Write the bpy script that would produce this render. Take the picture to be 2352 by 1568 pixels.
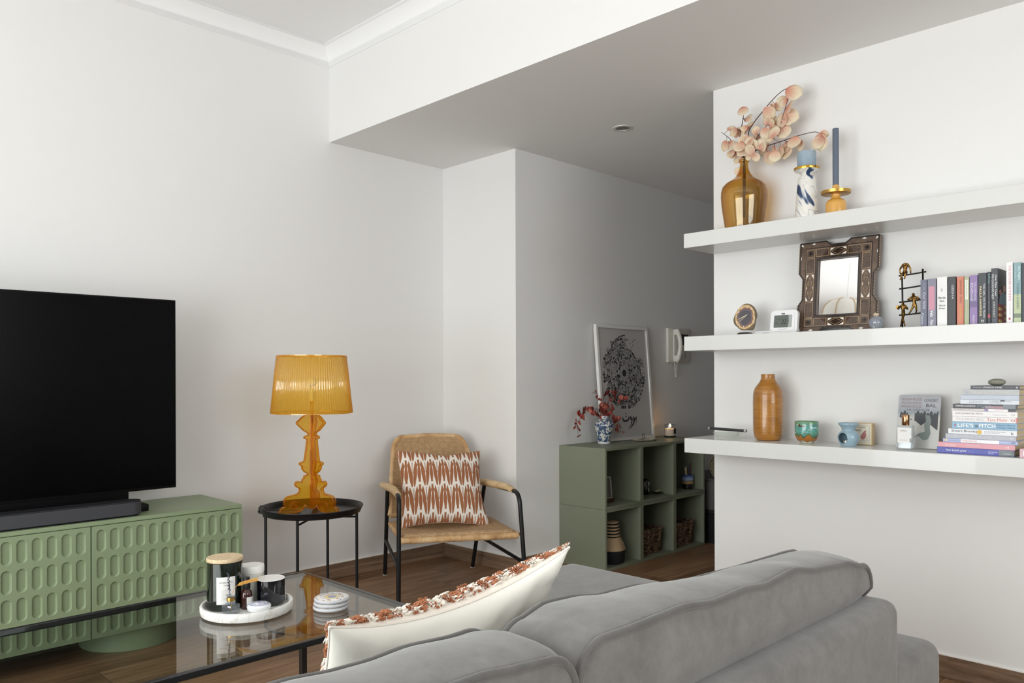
import bpy, bmesh, math, random
from mathutils import Vector, Matrix, noise
random.seed(7)
PI = math.pi
sin, cos, sqrt = math.sin, math.cos, math.sqrt
SC = bpy.context.scene
COL = SC.collection
for _o in list(bpy.data.objects): bpy.data.objects.remove(_o)

# ------------------------------------------------------------------ camera
CAM_H, YAW, ROLL, FPX, CY = 1.1095, 0.7847, -0.0029, 1832.5762, 864.7493
cd = bpy.data.cameras.new('camera'); cam = bpy.data.objects.new('camera', cd); COL.objects.link(cam)
_f = Vector((sin(YAW), cos(YAW), 0)); _r = Vector((cos(YAW), -sin(YAW), 0)); _u = Vector((0, 0, 1))
_r2 = _r*cos(ROLL) + _u*sin(ROLL); _u2 = -_r*sin(ROLL) + _u*cos(ROLL)
cam.matrix_world = Matrix(((_r2.x, _u2.x, -_f.x, 0), (_r2.y, _u2.y, -_f.y, 0), (_r2.z, _u2.z, -_f.z, CAM_H), (0, 0, 0, 1)))
cd.sensor_width = 36.0; cd.sensor_fit = 'HORIZONTAL'
cd.lens = FPX/2352*36.0
cd.shift_y = (CY-784.0)/2352
cd.clip_start = 0.05; cd.clip_end = 60
SC.camera = cam

# ------------------------------------------------------------------ world, daylight, exposure
SC.view_settings.view_transform = 'Standard'; SC.view_settings.look = 'None'
SC.view_settings.exposure = 0.0; SC.view_settings.gamma = 1.0
SC.view_settings.use_curve_mapping = False
w = bpy.data.worlds.new('daylight_sky'); SC.world = w; w.use_nodes = True
bg = w.node_tree.nodes['Background']; bg.inputs[0].default_value = (0.93, 0.97, 1.0, 1); bg.inputs[1].default_value = 1.2

def area(name, loc, rot, sx, sy, power, col=(1, 1, 1), spread=PI):
    l = bpy.data.lights.new(name, 'AREA'); l.shape = 'RECTANGLE'; l.size = sx; l.size_y = sy
    l.energy = power; l.color = col; l.spread = spread
    o = bpy.data.objects.new(name, l); COL.objects.link(o); o.location = loc; o.rotation_euler = rot
    return o
# daylight coming in through the window openings of the left wall and of the wall behind the camera, plus an added ceiling fill
area('daylight_left', (-2.08, 1.35, 1.18), (0, -PI/2+.06, 0), 2.05, 3.4, 140, (1.0, 0.99, 0.975))
area('ceiling_fill', (-2.95, 1.5, .15), (0, -PI/2-.72, 0), 1.6, 3.4, 50, (1.0, 0.995, 0.98))  # added fill aimed up through the left window to brighten the ceiling
area('daylight_rear', (0.6, -3.33, 1.75), (PI/2+.1, 0, 0), 2.8, 1.6, 90, (1.0, 0.985, 0.975))

# ------------------------------------------------------------------ node expressions
def lin(c):
    if isinstance(c, str):
        c = c.lstrip('#'); c = [int(c[i:i+2], 16)/255 for i in (0, 2, 4)]
        return tuple(x/12.92 if x <= .04045 else ((x+.055)/1.055)**2.4 for x in c) + (1,)
    return tuple(c[:3]) + (1,)
class E:
    def __init__(s, nt, k): s.nt, s.k = nt, k
    def _m(s, op, *a):
        n = s.nt.nodes.new('ShaderNodeMath'); n.operation = op
        for i, v in enumerate(a):
            if isinstance(v, E): s.nt.links.new(v.k, n.inputs[i])
            else: n.inputs[i].default_value = v
        return E(s.nt, n.outputs[0])
    def __add__(s, o): return s._m('ADD', s, o)
    __radd__ = __add__
    def __sub__(s, o): return s._m('SUBTRACT', s, o)
    def __rsub__(s, o): return s._m('SUBTRACT', o, s)
    def __mul__(s, o): return s._m('MULTIPLY', s, o)
    __rmul__ = __mul__
    def __truediv__(s, o): return s._m('DIVIDE', s, o)
    def __pow__(s, o): return s._m('POWER', s, o)
    def sin(s): return s._m('SINE', s)
    def abs(s): return s._m('ABSOLUTE', s)
    def frac(s): return s._m('FRACT', s)
    def floor(s): return s._m('FLOOR', s)
    def lt(s, o): return s._m('LESS_THAN', s, o)
    def gt(s, o): return s._m('GREATER_THAN', s, o)
    def mn(s, o): return s._m('MINIMUM', s, o)
    def mx(s, o): return s._m('MAXIMUM', s, o)
    def clamp(s): return s.mx(0.0).mn(1.0)
class Mat:
    def __init__(s, name, col='808080', rough=.5, metal=0, spec=.5, var=0, vs=8, bump=0, bs=60, coat=0, sheen=0):
        s.m = bpy.data.materials.new(name); s.m.use_nodes = True; s.nt = s.m.node_tree
        s.b = s.nt.nodes['Principled BSDF']; s.out = s.nt.nodes['Material Output']
        s.col = lin(col); b = s.b.inputs
        b['Base Color'].default_value = s.col; b['Roughness'].default_value = rough; b['Metallic'].default_value = metal
        b['Specular IOR Level'].default_value = spec; b['Coat Weight'].default_value = coat
        if sheen: b['Sheen Weight'].default_value = sheen
        s._tc = None
        if var:
            n = s.noise(vs); s.base(s.mix(n, [c*(1-var) for c in s.col[:3]], [min(1, c*(1+var)) for c in s.col[:3]]))
        if bump: s.bump(s.noise(bs), bump, .002)
    def N(s, t, **k):
        n = s.nt.nodes.new('ShaderNode'+t)
        for a, v in k.items(): setattr(n, a, v)
        return n
    def L(s, a, b): s.nt.links.new(a, b)
    def tc(s):
        if not s._tc: s._tc = s.N('TexCoord').outputs['Object']
        return s._tc
    def xyz(s, src=None):
        n = s.N('SeparateXYZ'); s.L(src or s.tc(), n.inputs[0]); return [E(s.nt, o) for o in n.outputs]
    def vec(s, *a):
        n = s.N('CombineXYZ')
        for i, v in enumerate(a):
            if isinstance(v, E): s.L(v.k, n.inputs[i])
            else: n.inputs[i].default_value = v
        return n.outputs[0]
    def noise(s, scale=5, detail=3, src=None, out='Fac', rough=.5, dist=0):
        n = s.N('TexNoise'); s.L(src or s.tc(), n.inputs['Vector']); n.inputs['Scale'].default_value = scale
        n.inputs['Detail'].default_value = detail; n.inputs['Roughness'].default_value = rough; n.inputs['Distortion'].default_value = dist
        return E(s.nt, n.outputs[out])
    def voro(s, scale=5, src=None, feature='F1', out='Distance'):
        n = s.N('TexVoronoi', feature=feature); s.L(src or s.tc(), n.inputs['Vector']); n.inputs['Scale'].default_value = scale
        return E(s.nt, n.outputs[out])
    def mix(s, f, a, b):
        n = s.N('Mix', data_type='RGBA'); s.L(f.k, n.inputs[0])
        for i, v in ((6, a), (7, b)):
            if isinstance(v, (str, tuple, list)): n.inputs[i].default_value = lin(v)
            else: s.L(v, n.inputs[i])
        return n.outputs[2]
    def ramp(s, f, stops, interp='LINEAR'):
        n = s.N('ValToRGB'); s.L(f.k, n.inputs[0]); r = n.color_ramp; r.interpolation = interp
        for i, (p, c) in enumerate(stops):
            e = r.elements[i] if i < 2 else r.elements.new(p)
            e.position = p; e.color = lin(c)
        return n.outputs[0]
    def base(s, c): s.L(c, s.b.inputs['Base Color']); return s
    def rough(s, e): s.L(e.k, s.b.inputs['Roughness']); return s
    def bump(s, e, strength=.5, dist=.002):
        n = s.N('Bump'); n.inputs['Strength'].default_value = strength; n.inputs['Distance'].default_value = dist
        s.L(e.k, n.inputs['Height']); s.L(n.outputs[0], s.b.inputs['Normal']); return s
def thin_glass(name, tint=(1, 1, 1), f0=.04, gl=1.0, diffuse=0, dcol='ffffff', rough=0.0, trans_w=0, edge=None):
    m = Mat(name); nt = m.nt; nt.nodes.remove(m.b)
    t = m.N('BsdfTransparent'); t.inputs[0].default_value = tuple(tint)+(1,)
    g = m.N('BsdfGlossy'); g.inputs['Roughness'].default_value = rough; g.inputs[0].default_value = (gl, gl, gl, 1)
    lw = m.N('LayerWeight'); lw.inputs[0].default_value = .5
    f = E(nt, lw.outputs['Facing'])
    if edge: m.L(m.mix(f**1.6, tint, edge), t.inputs[0])
    fr = (f**5.0)*(1-f0)+f0
    sh = t.outputs[0]
    if diffuse:
        d = m.N('BsdfDiffuse'); d.inputs[0].default_value = lin(dcol)
        if trans_w:
            tl = m.N('BsdfTranslucent'); tl.inputs[0].default_value = lin(dcol)
            mm = m.N('MixShader'); mm.inputs[0].default_value = trans_w; m.L(d.outputs[0], mm.inputs[1]); m.L(tl.outputs[0], mm.inputs[2]); dd = mm.outputs[0]
        else: dd = d.outputs[0]
        mx = m.N('MixShader'); mx.inputs[0].default_value = diffuse; m.L(sh, mx.inputs[1]); m.L(dd, mx.inputs[2]); sh = mx.outputs[0]
    mx = m.N('MixShader'); m.L(fr.k, mx.inputs[0]); m.L(sh, mx.inputs[1]); m.L(g.outputs[0], mx.inputs[2])
    m.L(mx.outputs[0], m.out.inputs[0]); return m

# ------------------------------------------------------------------ mesh builder
class MB:
    def __init__(s): s.v = []; s.f = []; s.mi = []; s.cur = 0
    def add(s, vs, fs, M=None):
        o = len(s.v)
        s.v += [tuple(M @ Vector(p)) if M else tuple(p) for p in vs]
        s.f += [[i+o for i in f] for f in fs]; s.mi += [s.cur]*len(fs); return s
    def mat(s, i): s.cur = i; return s
    def box(s, x0, x1, y0, y1, z0, z1, r=0, seg=2, M=None):
        if r:
            bm = bmesh.new(); bmesh.ops.create_cube(bm, size=1)
            for v in bm.verts: v.co = Vector(((x0+x1)/2+v.co.x*(x1-x0), (y0+y1)/2+v.co.y*(y1-y0), (z0+z1)/2+v.co.z*(z1-z0)))
            bmesh.ops.bevel(bm, geom=bm.edges[:], offset=r, segments=seg, profile=.5, affect='EDGES')
            s.add([v.co.copy() for v in bm.verts], [[v.index for v in f.verts] for f in bm.faces], M); bm.free(); return s
        vs = [(x, y, z) for x in (x0, x1) for y in (y0, y1) for z in (z0, z1)]
        return s.add(vs, [(0, 1, 3, 2), (4, 6, 7, 5), (0, 4, 5, 1), (2, 3, 7, 6), (0, 2, 6, 4), (1, 5, 7, 3)], M)
    def tube(s, pts, r, seg=10, closed=False, caps=True, M=None, flat=None):
        pts = [Vector(p) for p in pts]; n = len(pts)
        rr = r if isinstance(r, (list, tuple)) else [r]*n
        T = []
        for i in range(n):
            a = pts[(i-1) % n] if (i or closed) else pts[i]; b = pts[(i+1) % n] if (i < n-1 or closed) else pts[i]
            t = (b-a); T.append(t.normalized() if t.length > 1e-9 else Vector((0, 0, 1)))
        up = Vector((0, 0, 1)) if abs(T[0].z) < .9 else Vector((1, 0, 0))
        nrm = (up - T[0]*up.dot(T[0])).normalized(); vs = []
        for i in range(n):
            nrm = (nrm - T[i]*nrm.dot(T[i])).normalized(); bn = T[i].cross(nrm)
            for k in range(seg):
                a = 2*PI*k/seg; fl = flat or 1
                vs.append(pts[i] + (nrm*cos(a) + bn*sin(a)*fl)*rr[i])
        fs = []
        for i in range(n if closed else n-1):
            for k in range(seg):
                k2 = (k+1) % seg; j = (i+1) % n
                fs.append((i*seg+k, i*seg+k2, j*seg+k2, j*seg+k))
        if caps and not closed: fs += [tuple(range(seg))[::-1], tuple((n-1)*seg+k for k in range(seg))]
        return s.add(vs, fs, M)
    def lathe(s, prof, seg=40, c=(0, 0, 0), M=None, fn=None, closed=False):
        vs = []; n = len(prof)
        for (r, z) in prof:
            for k in range(seg):
                a = 2*PI*k/seg; q = fn(r, z, a) if fn else r
                vs.append((c[0]+q*cos(a), c[1]+q*sin(a), c[2]+z))
        fs = []
        for i in range(n if closed else n-1):
            for k in range(seg):
                k2 = (k+1) % seg; j = (i+1) % n
                fs.append((i*seg+k, i*seg+k2, j*seg+k2, j*seg+k))
        if not closed:
            if prof[0][0] > 1e-5: fs.append(tuple(range(seg))[::-1])
            if prof[-1][0] > 1e-5: fs.append(tuple((n-1)*seg+k for k in range(seg)))
        return s.add(vs, fs, M)
    def prism(s, poly, t, M=None, z0=0):
        n = len(poly); vs = [(x, y, z0) for x, y in poly]+[(x, y, z0+t) for x, y in poly]
        fs = [tuple(range(n))[::-1], tuple(range(n, 2*n))]+[(i, (i+1) % n, n+(i+1) % n, n+i) for i in range(n)]
        return s.add(vs, fs, M)
    def ball(s, c, r, seg=16, M=None, fn=None):
        if not isinstance(r, (tuple, list)): r = (r, r, r)
        vs = []; fs = []; h = seg//2
        for i in range(h+1):
            th = PI*i/h
            for k in range(seg):
                a = 2*PI*k/seg; p = Vector((sin(th)*cos(a), sin(th)*sin(a), cos(th)))
                q = fn(p) if fn else 1
                vs.append((c[0]+p.x*r[0]*q, c[1]+p.y*r[1]*q, c[2]+p.z*r[2]*q))
        for i in range(h):
            for k in range(seg):
                k2 = (k+1) % seg; fs.append((i*seg+k, (i+1)*seg+k, (i+1)*seg+k2, i*seg+k2))
        return s.add(vs, fs, M)
    def surf(s, fn, nu, nv, M=None):
        vs = [fn(i/nu, j/nv) for i in range(nu+1) for j in range(nv+1)]
        fs = [(i*(nv+1)+j, (i+1)*(nv+1)+j, (i+1)*(nv+1)+j+1, i*(nv+1)+j+1) for i in range(nu) for j in range(nv)]
        return s.add(vs, fs, M)
    def obj(s, name, mat, parent=None, smooth=35, bevel=0, sub=0, loc=None, weld=True, label=None, bseg=2):
        me = bpy.data.meshes.new(name)
        off = Vector(loc) if loc else None
        me.from_pydata([tuple(Vector(p)-off) for p in s.v] if off else s.v, [], s.f)
        for m in (mat if isinstance(mat, (list, tuple)) else [mat]): me.materials.append(m.m if isinstance(m, Mat) else m)
        for p, i in zip(me.polygons, s.mi): p.material_index = i
        bm = bmesh.new(); bm.from_mesh(me)
        if weld: bmesh.ops.remove_doubles(bm, verts=bm.verts, dist=1e-6)
        bmesh.ops.recalc_face_normals(bm, faces=bm.faces)
        bm.to_mesh(me); bm.free()
        for p in me.polygons: p.use_smooth = True
        if smooth < 180: me.set_sharp_from_angle(angle=math.radians(smooth))
        o = bpy.data.objects.new(name, me); COL.objects.link(o)
        if off: o.location = off
        if parent: o.parent = parent
        if bevel:
            b = o.modifiers.new('bevel', 'BEVEL'); b.width = bevel; b.segments = bseg; b.limit_method = 'ANGLE'; b.angle_limit = math.radians(40)
        if sub:
            b = o.modifiers.new('sub', 'SUBSURF'); b.levels = sub; b.render_levels = sub
        if label: o['label'] = label
        return o
def tag(o, label, cat, group=None):
    o['label'] = label; o['category'] = cat
    if group: o['group'] = group
    return o
def thing(name, label, cat, loc=(0, 0, 0), rz=0, group=None):
    o = bpy.data.objects.new(name, None); COL.objects.link(o); o.location = loc; o.rotation_euler = (0, 0, rz)
    o.empty_display_size = .05
    return tag(o, label, cat, group)
def struct(name, mb, mat, **k):
    o = mb.obj(name, mat, **k); o['kind'] = 'structure'; return o
def copy_tree(o, parent=None):
    c = o.copy(); COL.objects.link(c); c.parent = parent
    for ch in list(o.children): copy_tree(ch, c)
    return c
def frame(o, ux, uy):
    ux = Vector(ux).normalized(); uy = Vector(uy).normalized(); uz = ux.cross(uy)
    return Matrix(((ux.x, uy.x, uz.x, o[0]), (ux.y, uy.y, uz.y, o[1]), (ux.z, uy.z, uz.z, o[2]), (0, 0, 0, 1)))
_tc = {}
def text_geo(body, bold=0):
    if 'M' in body or 'm' in body: bold = 0
    k = (body, bold)
    if k in _tc: return _tc[k]
    cu = bpy.data.curves.new('t', 'FONT'); cu.body = body; cu.size = 1; cu.resolution_u = 3; cu.offset = bold
    o = bpy.data.objects.new('t', cu); COL.objects.link(o)
    dg = bpy.context.evaluated_depsgraph_get(); me = bpy.data.meshes.new_from_object(o.evaluated_get(dg))
    vs = [v.co.copy() for v in me.vertices]; fs = [list(p.vertices) for p in me.polygons]
    bpy.data.objects.remove(o); bpy.data.curves.remove(cu); bpy.data.meshes.remove(me)
    xs = [v.x for v in vs]; ys = [v.y for v in vs]
    _tc[k] = (vs, fs, min(xs), max(xs), min(ys), max(ys)); return _tc[k]
def put_text(mb, body, F, x0, y0, width, height, bold=0, skew=0, t=.0004):
    """lettering filling the rectangle x0..x0+width, y0..y0+height of frame F, with a thin relief"""
    vs, fs, a, b, c, d = text_geo(body, bold)
    pts = [((v.x-a)/(b-a)*width+x0+skew*(v.y-c), (v.y-c)/(d-c)*height+y0, t) for v in vs]
    mb.add(pts, fs, F); return mb
# ------------------------------------------------------------------ shared materials
m_wall = Mat('wall_paint', 'e8e7e6', .85, var=.012, vs=1.3, bump=.04, bs=220)
m_ceil = Mat('ceiling_paint', 'f3f3f3', .9, var=.01, vs=1.1)
m_trimw = Mat('cornice_plaster', 'f4f4f4', .7, var=.008, vs=2)
def wood(name, c0, c1, c2, axis=0, sc=1.0, rough=.45, planks=True, pw=.19, pl=1.25):
    m = Mat(name, c1, rough); x, y, z = m.xyz()
    a, b = ((x, y), (y, x))[axis] if axis < 2 else (x, z)
    if planks:
        row = (b/pw).floor(); sh = (row*12.9898).sin()*43758.5; sh = sh.frac()
        u = a/pl+sh; cell = u.floor(); tone = ((cell*7.13+row*3.71).sin()*4375.85).frac()
        gap = ((b/pw).frac().lt(.012) + u.frac().lt(.002)).mn(1.0)
    else: tone = (a*.7).sin()*.2+.5; gap = None; row = a*0.0
    v = m.vec(a*1.4*sc+tone*11.0, b*17.0*sc, z*17.0*sc+row*2.3) if axis < 2 else m.vec(a*1.4*sc, z*20.0*sc, y*4)
    g = m.noise(1.0, 6, v, rough=.62, dist=1.3)
    v2 = m.vec(a*5.0*sc+tone*5.0, b*120.0*sc, z*120.0*sc)
    g2 = m.noise(1.0, 2, v2)
    f = (g*.75+g2*.25+(tone-.5)*.16)
    c = m.ramp(f, [(.3, c0), (.7, c2), (.5, c1)])
    if gap: c = m.mix(gap, c, c0); c = m.mix(gap*.5, c, (0.01, .007, .005))
    m.base(c); m.bump(g2, .12, .001); return m
m_floor = wood('oak_floor', '59412a', '88664a', 'a98565', 0, 1.0, .42)
m_base = wood('oak_skirting', '54402e', '7d6450', '9a8069', 0, 1.3, .5, planks=False)
m_base_y = wood('oak_skirting_side', '54402e', '7d6450', '9a8069', 1, 1.3, .5, planks=False)
m_black = Mat('black_metal', '17171a', .38, .3, var=.1)
m_white = Mat('white_lacquer', 'f0f0ee', .35, var=.01, vs=3)
m_brass = Mat('brass', 'b8924e', .3, 1.0, var=.08, vs=20)
m_chrome = Mat('chrome', 'd8d8d8', .12, 1.0, var=.03)
m_paper = Mat('page_paper', 'c9b795', .9, var=.05, vs=40)
m_ink = Mat('black_ink', '17181b', .7, var=.05)
m_inkw = Mat('white_ink', 'f4f4f4', .7, var=.01)
m_glassc = thin_glass('clear_glass', (.94, .96, .96), .05)

# ------------------------------------------------------------------ room shell
YT, XB, ZC, ZS, XJ, YJ, XS, YE = 3.8091, 2.3909, 2.8083, 2.3988, 3.2027, 3.1757, 3.1979, 1.9078
ZT = 2.9; X0, Y0 = -1.95, -3.2
struct('floor', MB().box(X0-.1, 8.1, Y0-.1, 3.95, -.1, 0), m_floor)
struct('ceiling', MB().box(X0-.1, XB+.1, Y0-.1, 3.95, ZT, 3.0), m_ceil)
struct('wall_back', MB().box(X0-.1, XJ+.1, YT, 3.95, 0, ZT), m_wall)
struct('wall_hall', MB().box(XJ, 8.1, YJ, 3.94, 0, ZS+.05), m_wall)
struct('ceiling_lowered', MB().box(XB, 8.1, Y0-.1, 3.93, ZS, ZT+.05), m_wall)
struct('wall_right', MB().box(XS, XS+.16, Y0-.1, YE, 0, ZS+.05), m_wall)
struct('wall_corridor', MB().box(XS+.16, 8.1, YE-.12, YE-.0005, 0, ZS+.05), m_wall)
struct('wall_end', MB().box(8.0, 8.15, YE-.1, YJ+.1, 0, ZS+.05), m_wall)
# left wall with a wide sliding window, rear wall with a second window
wy0, wy1, wz1 = -.35, 3.05, 2.55
mb = MB().box(X0-.12, X0, Y0-.1, wy0, 0, ZT).box(X0-.12, X0, wy1, YT+.05, 0, ZT).box(X0-.12, X0, wy0, wy1, wz1, ZT).box(X0-.12, X0, wy0, wy1, 0, .12)
struct('wall_left', mb, m_wall)
rx0, rx1, rz0, rz1 = -.8, 2.0, .90, 2.6
mb = MB().box(X0-.1, rx0, Y0-.12, Y0, 0, ZT).box(rx1, XS, Y0-.12, Y0, 0, ZT).box(rx0, rx1, Y0-.12, Y0, rz1, ZT).box(rx0, rx1, Y0-.12, Y0, 0, rz0)
struct('wall_front', mb, m_wall)
def window(name, a0, a1, z0, z1, axis, pos):
    mb = MB()
    def bar(p0, p1, q0, q1):
        if axis == 'x': mb.box(pos, pos+.05, p0, p1, q0, q1)
        else: mb.box(p0, p1, pos, pos+.05, q0, q1)
    t = .05
    bar(a0, a1, z0, z0+t); bar(a0, a1, z1-t, z1)
    for a in (a0, (a0+a1)/2-t/2, a1-t): bar(a, a+t, z0+t, z1-t)
    root = struct(name, mb, m_white)
    g = MB()
    if axis == 'x': g.box(pos+.02, pos+.026, a0+t, a1-t, z0+t, z1-t)
    else: g.box(a0+t, a1-t, pos+.02, pos+.026, z0+t, z1-t)
    g.obj('pane', m_glassc, root)
window('window_1', wy0, wy1, .12, wz1, 'x', X0-.09)
window('window_2', rx0, rx1, rz0, rz1, 'y', Y0-.09)
# plaster cornice
def cornice(name, p0, p1, inward, m0, m1):
    prof = [(0, ZC), (.005, ZC)]
    for i in range(11):
        t = i/10; k = .009*sin(PI*t); prof.append((.006+.060*t-k*.75, ZC+.002+.078*t+k*.6))
    prof += [(.0665, 2.8885), (.078, 2.8885), (.078, ZT+.001), (0, ZT+.001)]
    p0 = Vector(p0); p1 = Vector(p1); d = (p1-p0).normalized(); iw = Vector(inward)
    vs = []
    for (o, z) in prof: vs.append(p0+iw*o+d*(o*m0)+Vector((0, 0, z)))
    for (o, z) in prof: vs.append(p1+iw*o-d*(o*m1)+Vector((0, 0, z)))
    n = len(prof); mb = MB()
    mb.add(vs, [(i, (i+1) % n, n+(i+1) % n, n+i) for i in range(n)]+[tuple(range(n)), tuple(range(n, 2*n))[::-1]])
    struct(name, mb, m_trimw, smooth=50)
cornice('trim_1', (X0, YT, 0), (XB, YT, 0), (0, -1, 0), 0, 1)
cornice('trim_2', (XB, YT, 0), (XB, Y0, 0), (-1, 0, 0), 1, 0)
# skirting boards
H, B = .083, .011
def skirt(name, x0, x1, y0, y1, m): struct(name, MB().box(x0, x1, y0, y1, 0, H), m, bevel=.0015)
skirt('baseboard_back', X0, XJ-B, YT-B, YT, m_base)
skirt('baseboard_corner', XJ-B, XJ, YJ-B, YT, m_base_y)
skirt('baseboard_hall', XJ, 8.0, YJ-B, YJ, m_base)
skirt('baseboard_right', XS-B, XS, Y0, YE, m_base_y)
m_caulk = Mat('caulk', 'eeeae4', .8, var=.01)
struct('trim_3', MB().box(XJ-.002, 8.0, YJ-B+.001, YJ, H, H+.0025).box(XJ-B+.001, XJ, YJ, YT, H, H+.0025).box(X0, XJ, YT-B+.001, YT, H, H+.0025), m_caulk)
struct('trim_4', MB().box(XS-B+.001, XS, Y0, YE, H, H+.0025), m_caulk)

# three floating shelves on the right wall
XF = 2.9518; ST = .0615; SZ = (1.7212, 1.2794, .8432)
m_shelf = Mat('shelf_lacquer', 'd9d9d7', .3, coat=.25, var=.01, vs=2)
for z, nm in zip(SZ, ('highest white floating shelf, holding the amber vase and the candle holders', 'middle white floating shelf, holding the carved mirror and standing books', 'lowest white floating shelf, holding the brown bottle vase and the flat book stack')):
    o = MB().box(XF, XS, -1.6, YE-.001, z-ST, z).obj('floating_shelf', m_shelf, bevel=.0012, loc=(XF, -1.6, z-ST)); tag(o, nm, 'shelf', 'white floating shelves')
# recessed ceiling lights of the lowered ceiling
m_alu = Mat('spot_rim', 'd9d7d2', .35, .4, var=.03)
m_dark = Mat('spot_reflector', '7d7b78', .3, .8, var=.1)
for i, (x, y) in enumerate(((3.337, 2.523), (4.29, 2.47))):
    t = thing('ceiling_downlight', ('round recessed downlight in the lowered ceiling, near its middle', 'round recessed downlight half hidden behind the top corner of the right wall')[i], 'ceiling light', (x, y, ZS), group='recessed downlights')
    MB().lathe([(.036, .0), (.036, -.004), (.050, -.004), (.052, -.001), (.052, 0), (.036, 0)], 40).obj('rim', m_alu, t)
    MB().lathe([(.036, -.0015), (.030, .001), (.020, .0012), (.001, .0015)], 32, fn=lambda r, z, a: r+(.0015*cos(a*16) if .01 < r < .034 else 0)).obj('reflector', m_dark, t)
# pendant lamp, seen only in the mirror
m_shade = Mat('pendant_fabric', 'f2efe8', .8, var=.02)
t = thing('pendant_lamp', 'white dome pendant with brass ribs on a thin wire, seen in the mirror', 'pendant lamp', (-.54, 2.86, 2.36))
t.scale = (.82,)*3
mb = MB().lathe([(.001, .25), (.09, .243), (.17, .21), (.225, .15), (.245, .07), (.25, 0), (.246, 0), (.24, .07), (.22, .147), (.166, .206), (.088, .238), (.001, .245)], 48); mb.obj('dome', m_shade, t)
mb = MB()
for k in range(8):
    a = k*PI/4; mb.tube([(r*cos(a), r*sin(a), z) for r, z in ((.01, .255), (.092, .247), (.173, .213), (.229, .152), (.249, .07), (.254, 0))], .004, 6)
mb.obj('ribs', m_brass, t)
MB().tube([(0, 0, .25), (0, 0, (ZT-2.36)/.82)], .003, 6).obj('wire', m_chrome, t)
# ------------------------------------------------------------------ tv cabinet
m_green = Mat('sage_lacquer', '879676', .42, var=.03, vs=3)
m_green_in = Mat('sage_shadow_gap', '2c3327', .7, var=.05)
cab = thing('tv_cabinet', 'long sage green low cabinet with rows of pill shaped recesses under the television', 'cabinet', (.72, 3.57, 0))
cx, cy = .72, 3.57
CX0, CX1, CY0, CY1, CZ0, CZ1 = -.215-cx, 1.655-cx, 3.355-cy, 3.785-cy, .092, .547
MB().box(CX0, CX1, CY0+.019, CY1, CZ0, CZ1-.016).obj('body', m_green, cab, bevel=.0015)
MB().box(CX0, CX1, CY0+.004, CY1, CZ1-.016, CZ1).obj('top', m_green, cab, bevel=.002)
def pill(cx, cz, hw, hh, n=28):
    out = []
    for k in range(n):
        a = 2*PI*(k+.5)/n; x, z = hw*cos(a), hw*sin(a); out.append((cx+x, cz+z+(hh-hw)*(1 if z > 0 else -1)))
    return out
def door_mesh(x0, x1, z0, z1, y, cols, rows):
    mb = MB(); n = 28; dx = (x1-x0-.02)/cols; dz = (z1-z0-.012)/rows
    bx, bz = x0+.010, z0+.006
    xs = [bx+i*dx for i in range(cols+1)]; zs = [bz+j*dz for j in range(rows+1)]
    mb.box(x0, bx, y, y+.018, z0, z1).box(xs[-1], x1, y, y+.018, z0, z1).box(bx, xs[-1], y, y+.018, z0, bz).box(bx, xs[-1], y, y+.018, zs[-1], z1)
    mb.box(bx, xs[-1], y+.014, y+.018, bz, zs[-1])
    for i in range(cols):
        for j in range(rows):
            ccx, ccz = (xs[i]+xs[i+1])/2, (zs[j]+zs[j+1])/2
            L = []
            rect = []
            for (px, pz) in pill(ccx, ccz, .0178, .0440, n):
                ax, az = px-ccx, pz-ccz; k = min(dx/2/abs(ax) if abs(ax) > 1e-9 else 1e9, dz/2/abs(az) if abs(az) > 1e-9 else 1e9)
                rect.append((ccx+ax*k, y, ccz+az*k))
            L.append(rect)
            for hw, hh, d in ((.0178, .0440, 0), (.0172, .0434, .0003), (.0165, .0427, .0010), (.0150, .0412, .0034), (.0136, .0398, .0066), (.0129, .0391, .0080), (.0120, .0382, .0085)):
                L.append([(px, y+d, pz) for px, pz in pill(ccx, ccz, hw, hh, n)])
            vs = [p for l in L for p in l]; fs = []
            for a in range(len(L)-1):
                for k in range(n): k2 = (k+1) % n; fs.append((a*n+k, a*n+k2, (a+1)*n+k2, (a+1)*n+k))
            fs.append(tuple((len(L)-1)*n+k for k in range(n)))
            # corners of the cell
            mb.add(vs, fs)
            cs = [(ccx+sx*dx/2, ccz+sz*dz/2) for sx, sz in ((1, 1), (-1, 1), (-1, -1), (1, -1))]
            for (qx, qz) in cs:
                near = sorted(rect, key=lambda p: (p[0]-qx)**2+(p[2]-qz)**2)[:6]
                onx = [p for p in near if abs(p[0]-qx) < 1e-6]; onz = [p for p in near if abs(p[2]-qz) < 1e-6]
                if onx and onz:
                    a = min(onx, key=lambda p: abs(p[2]-qz)); b = min(onz, key=lambda p: abs(p[0]-qx))
                    mb.add([a, (qx, y, qz), b], [(0, 1, 2)])
    return mb
for k in range(3):
    x1 = CX1-.001-k*.6225; x0 = x1-.6185
    door_mesh(x0, x1, CZ0, CZ1-.0175, CY0, 12, 4).obj('door', m_green, cab, smooth=22)
for px in (1.252, .195):
    MB().lathe([(.192, 0), (.192, .0925)], 56, (px-cx, 3.57-cy, 0)).obj('plinth', m_green, cab, bevel=.002)
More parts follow.
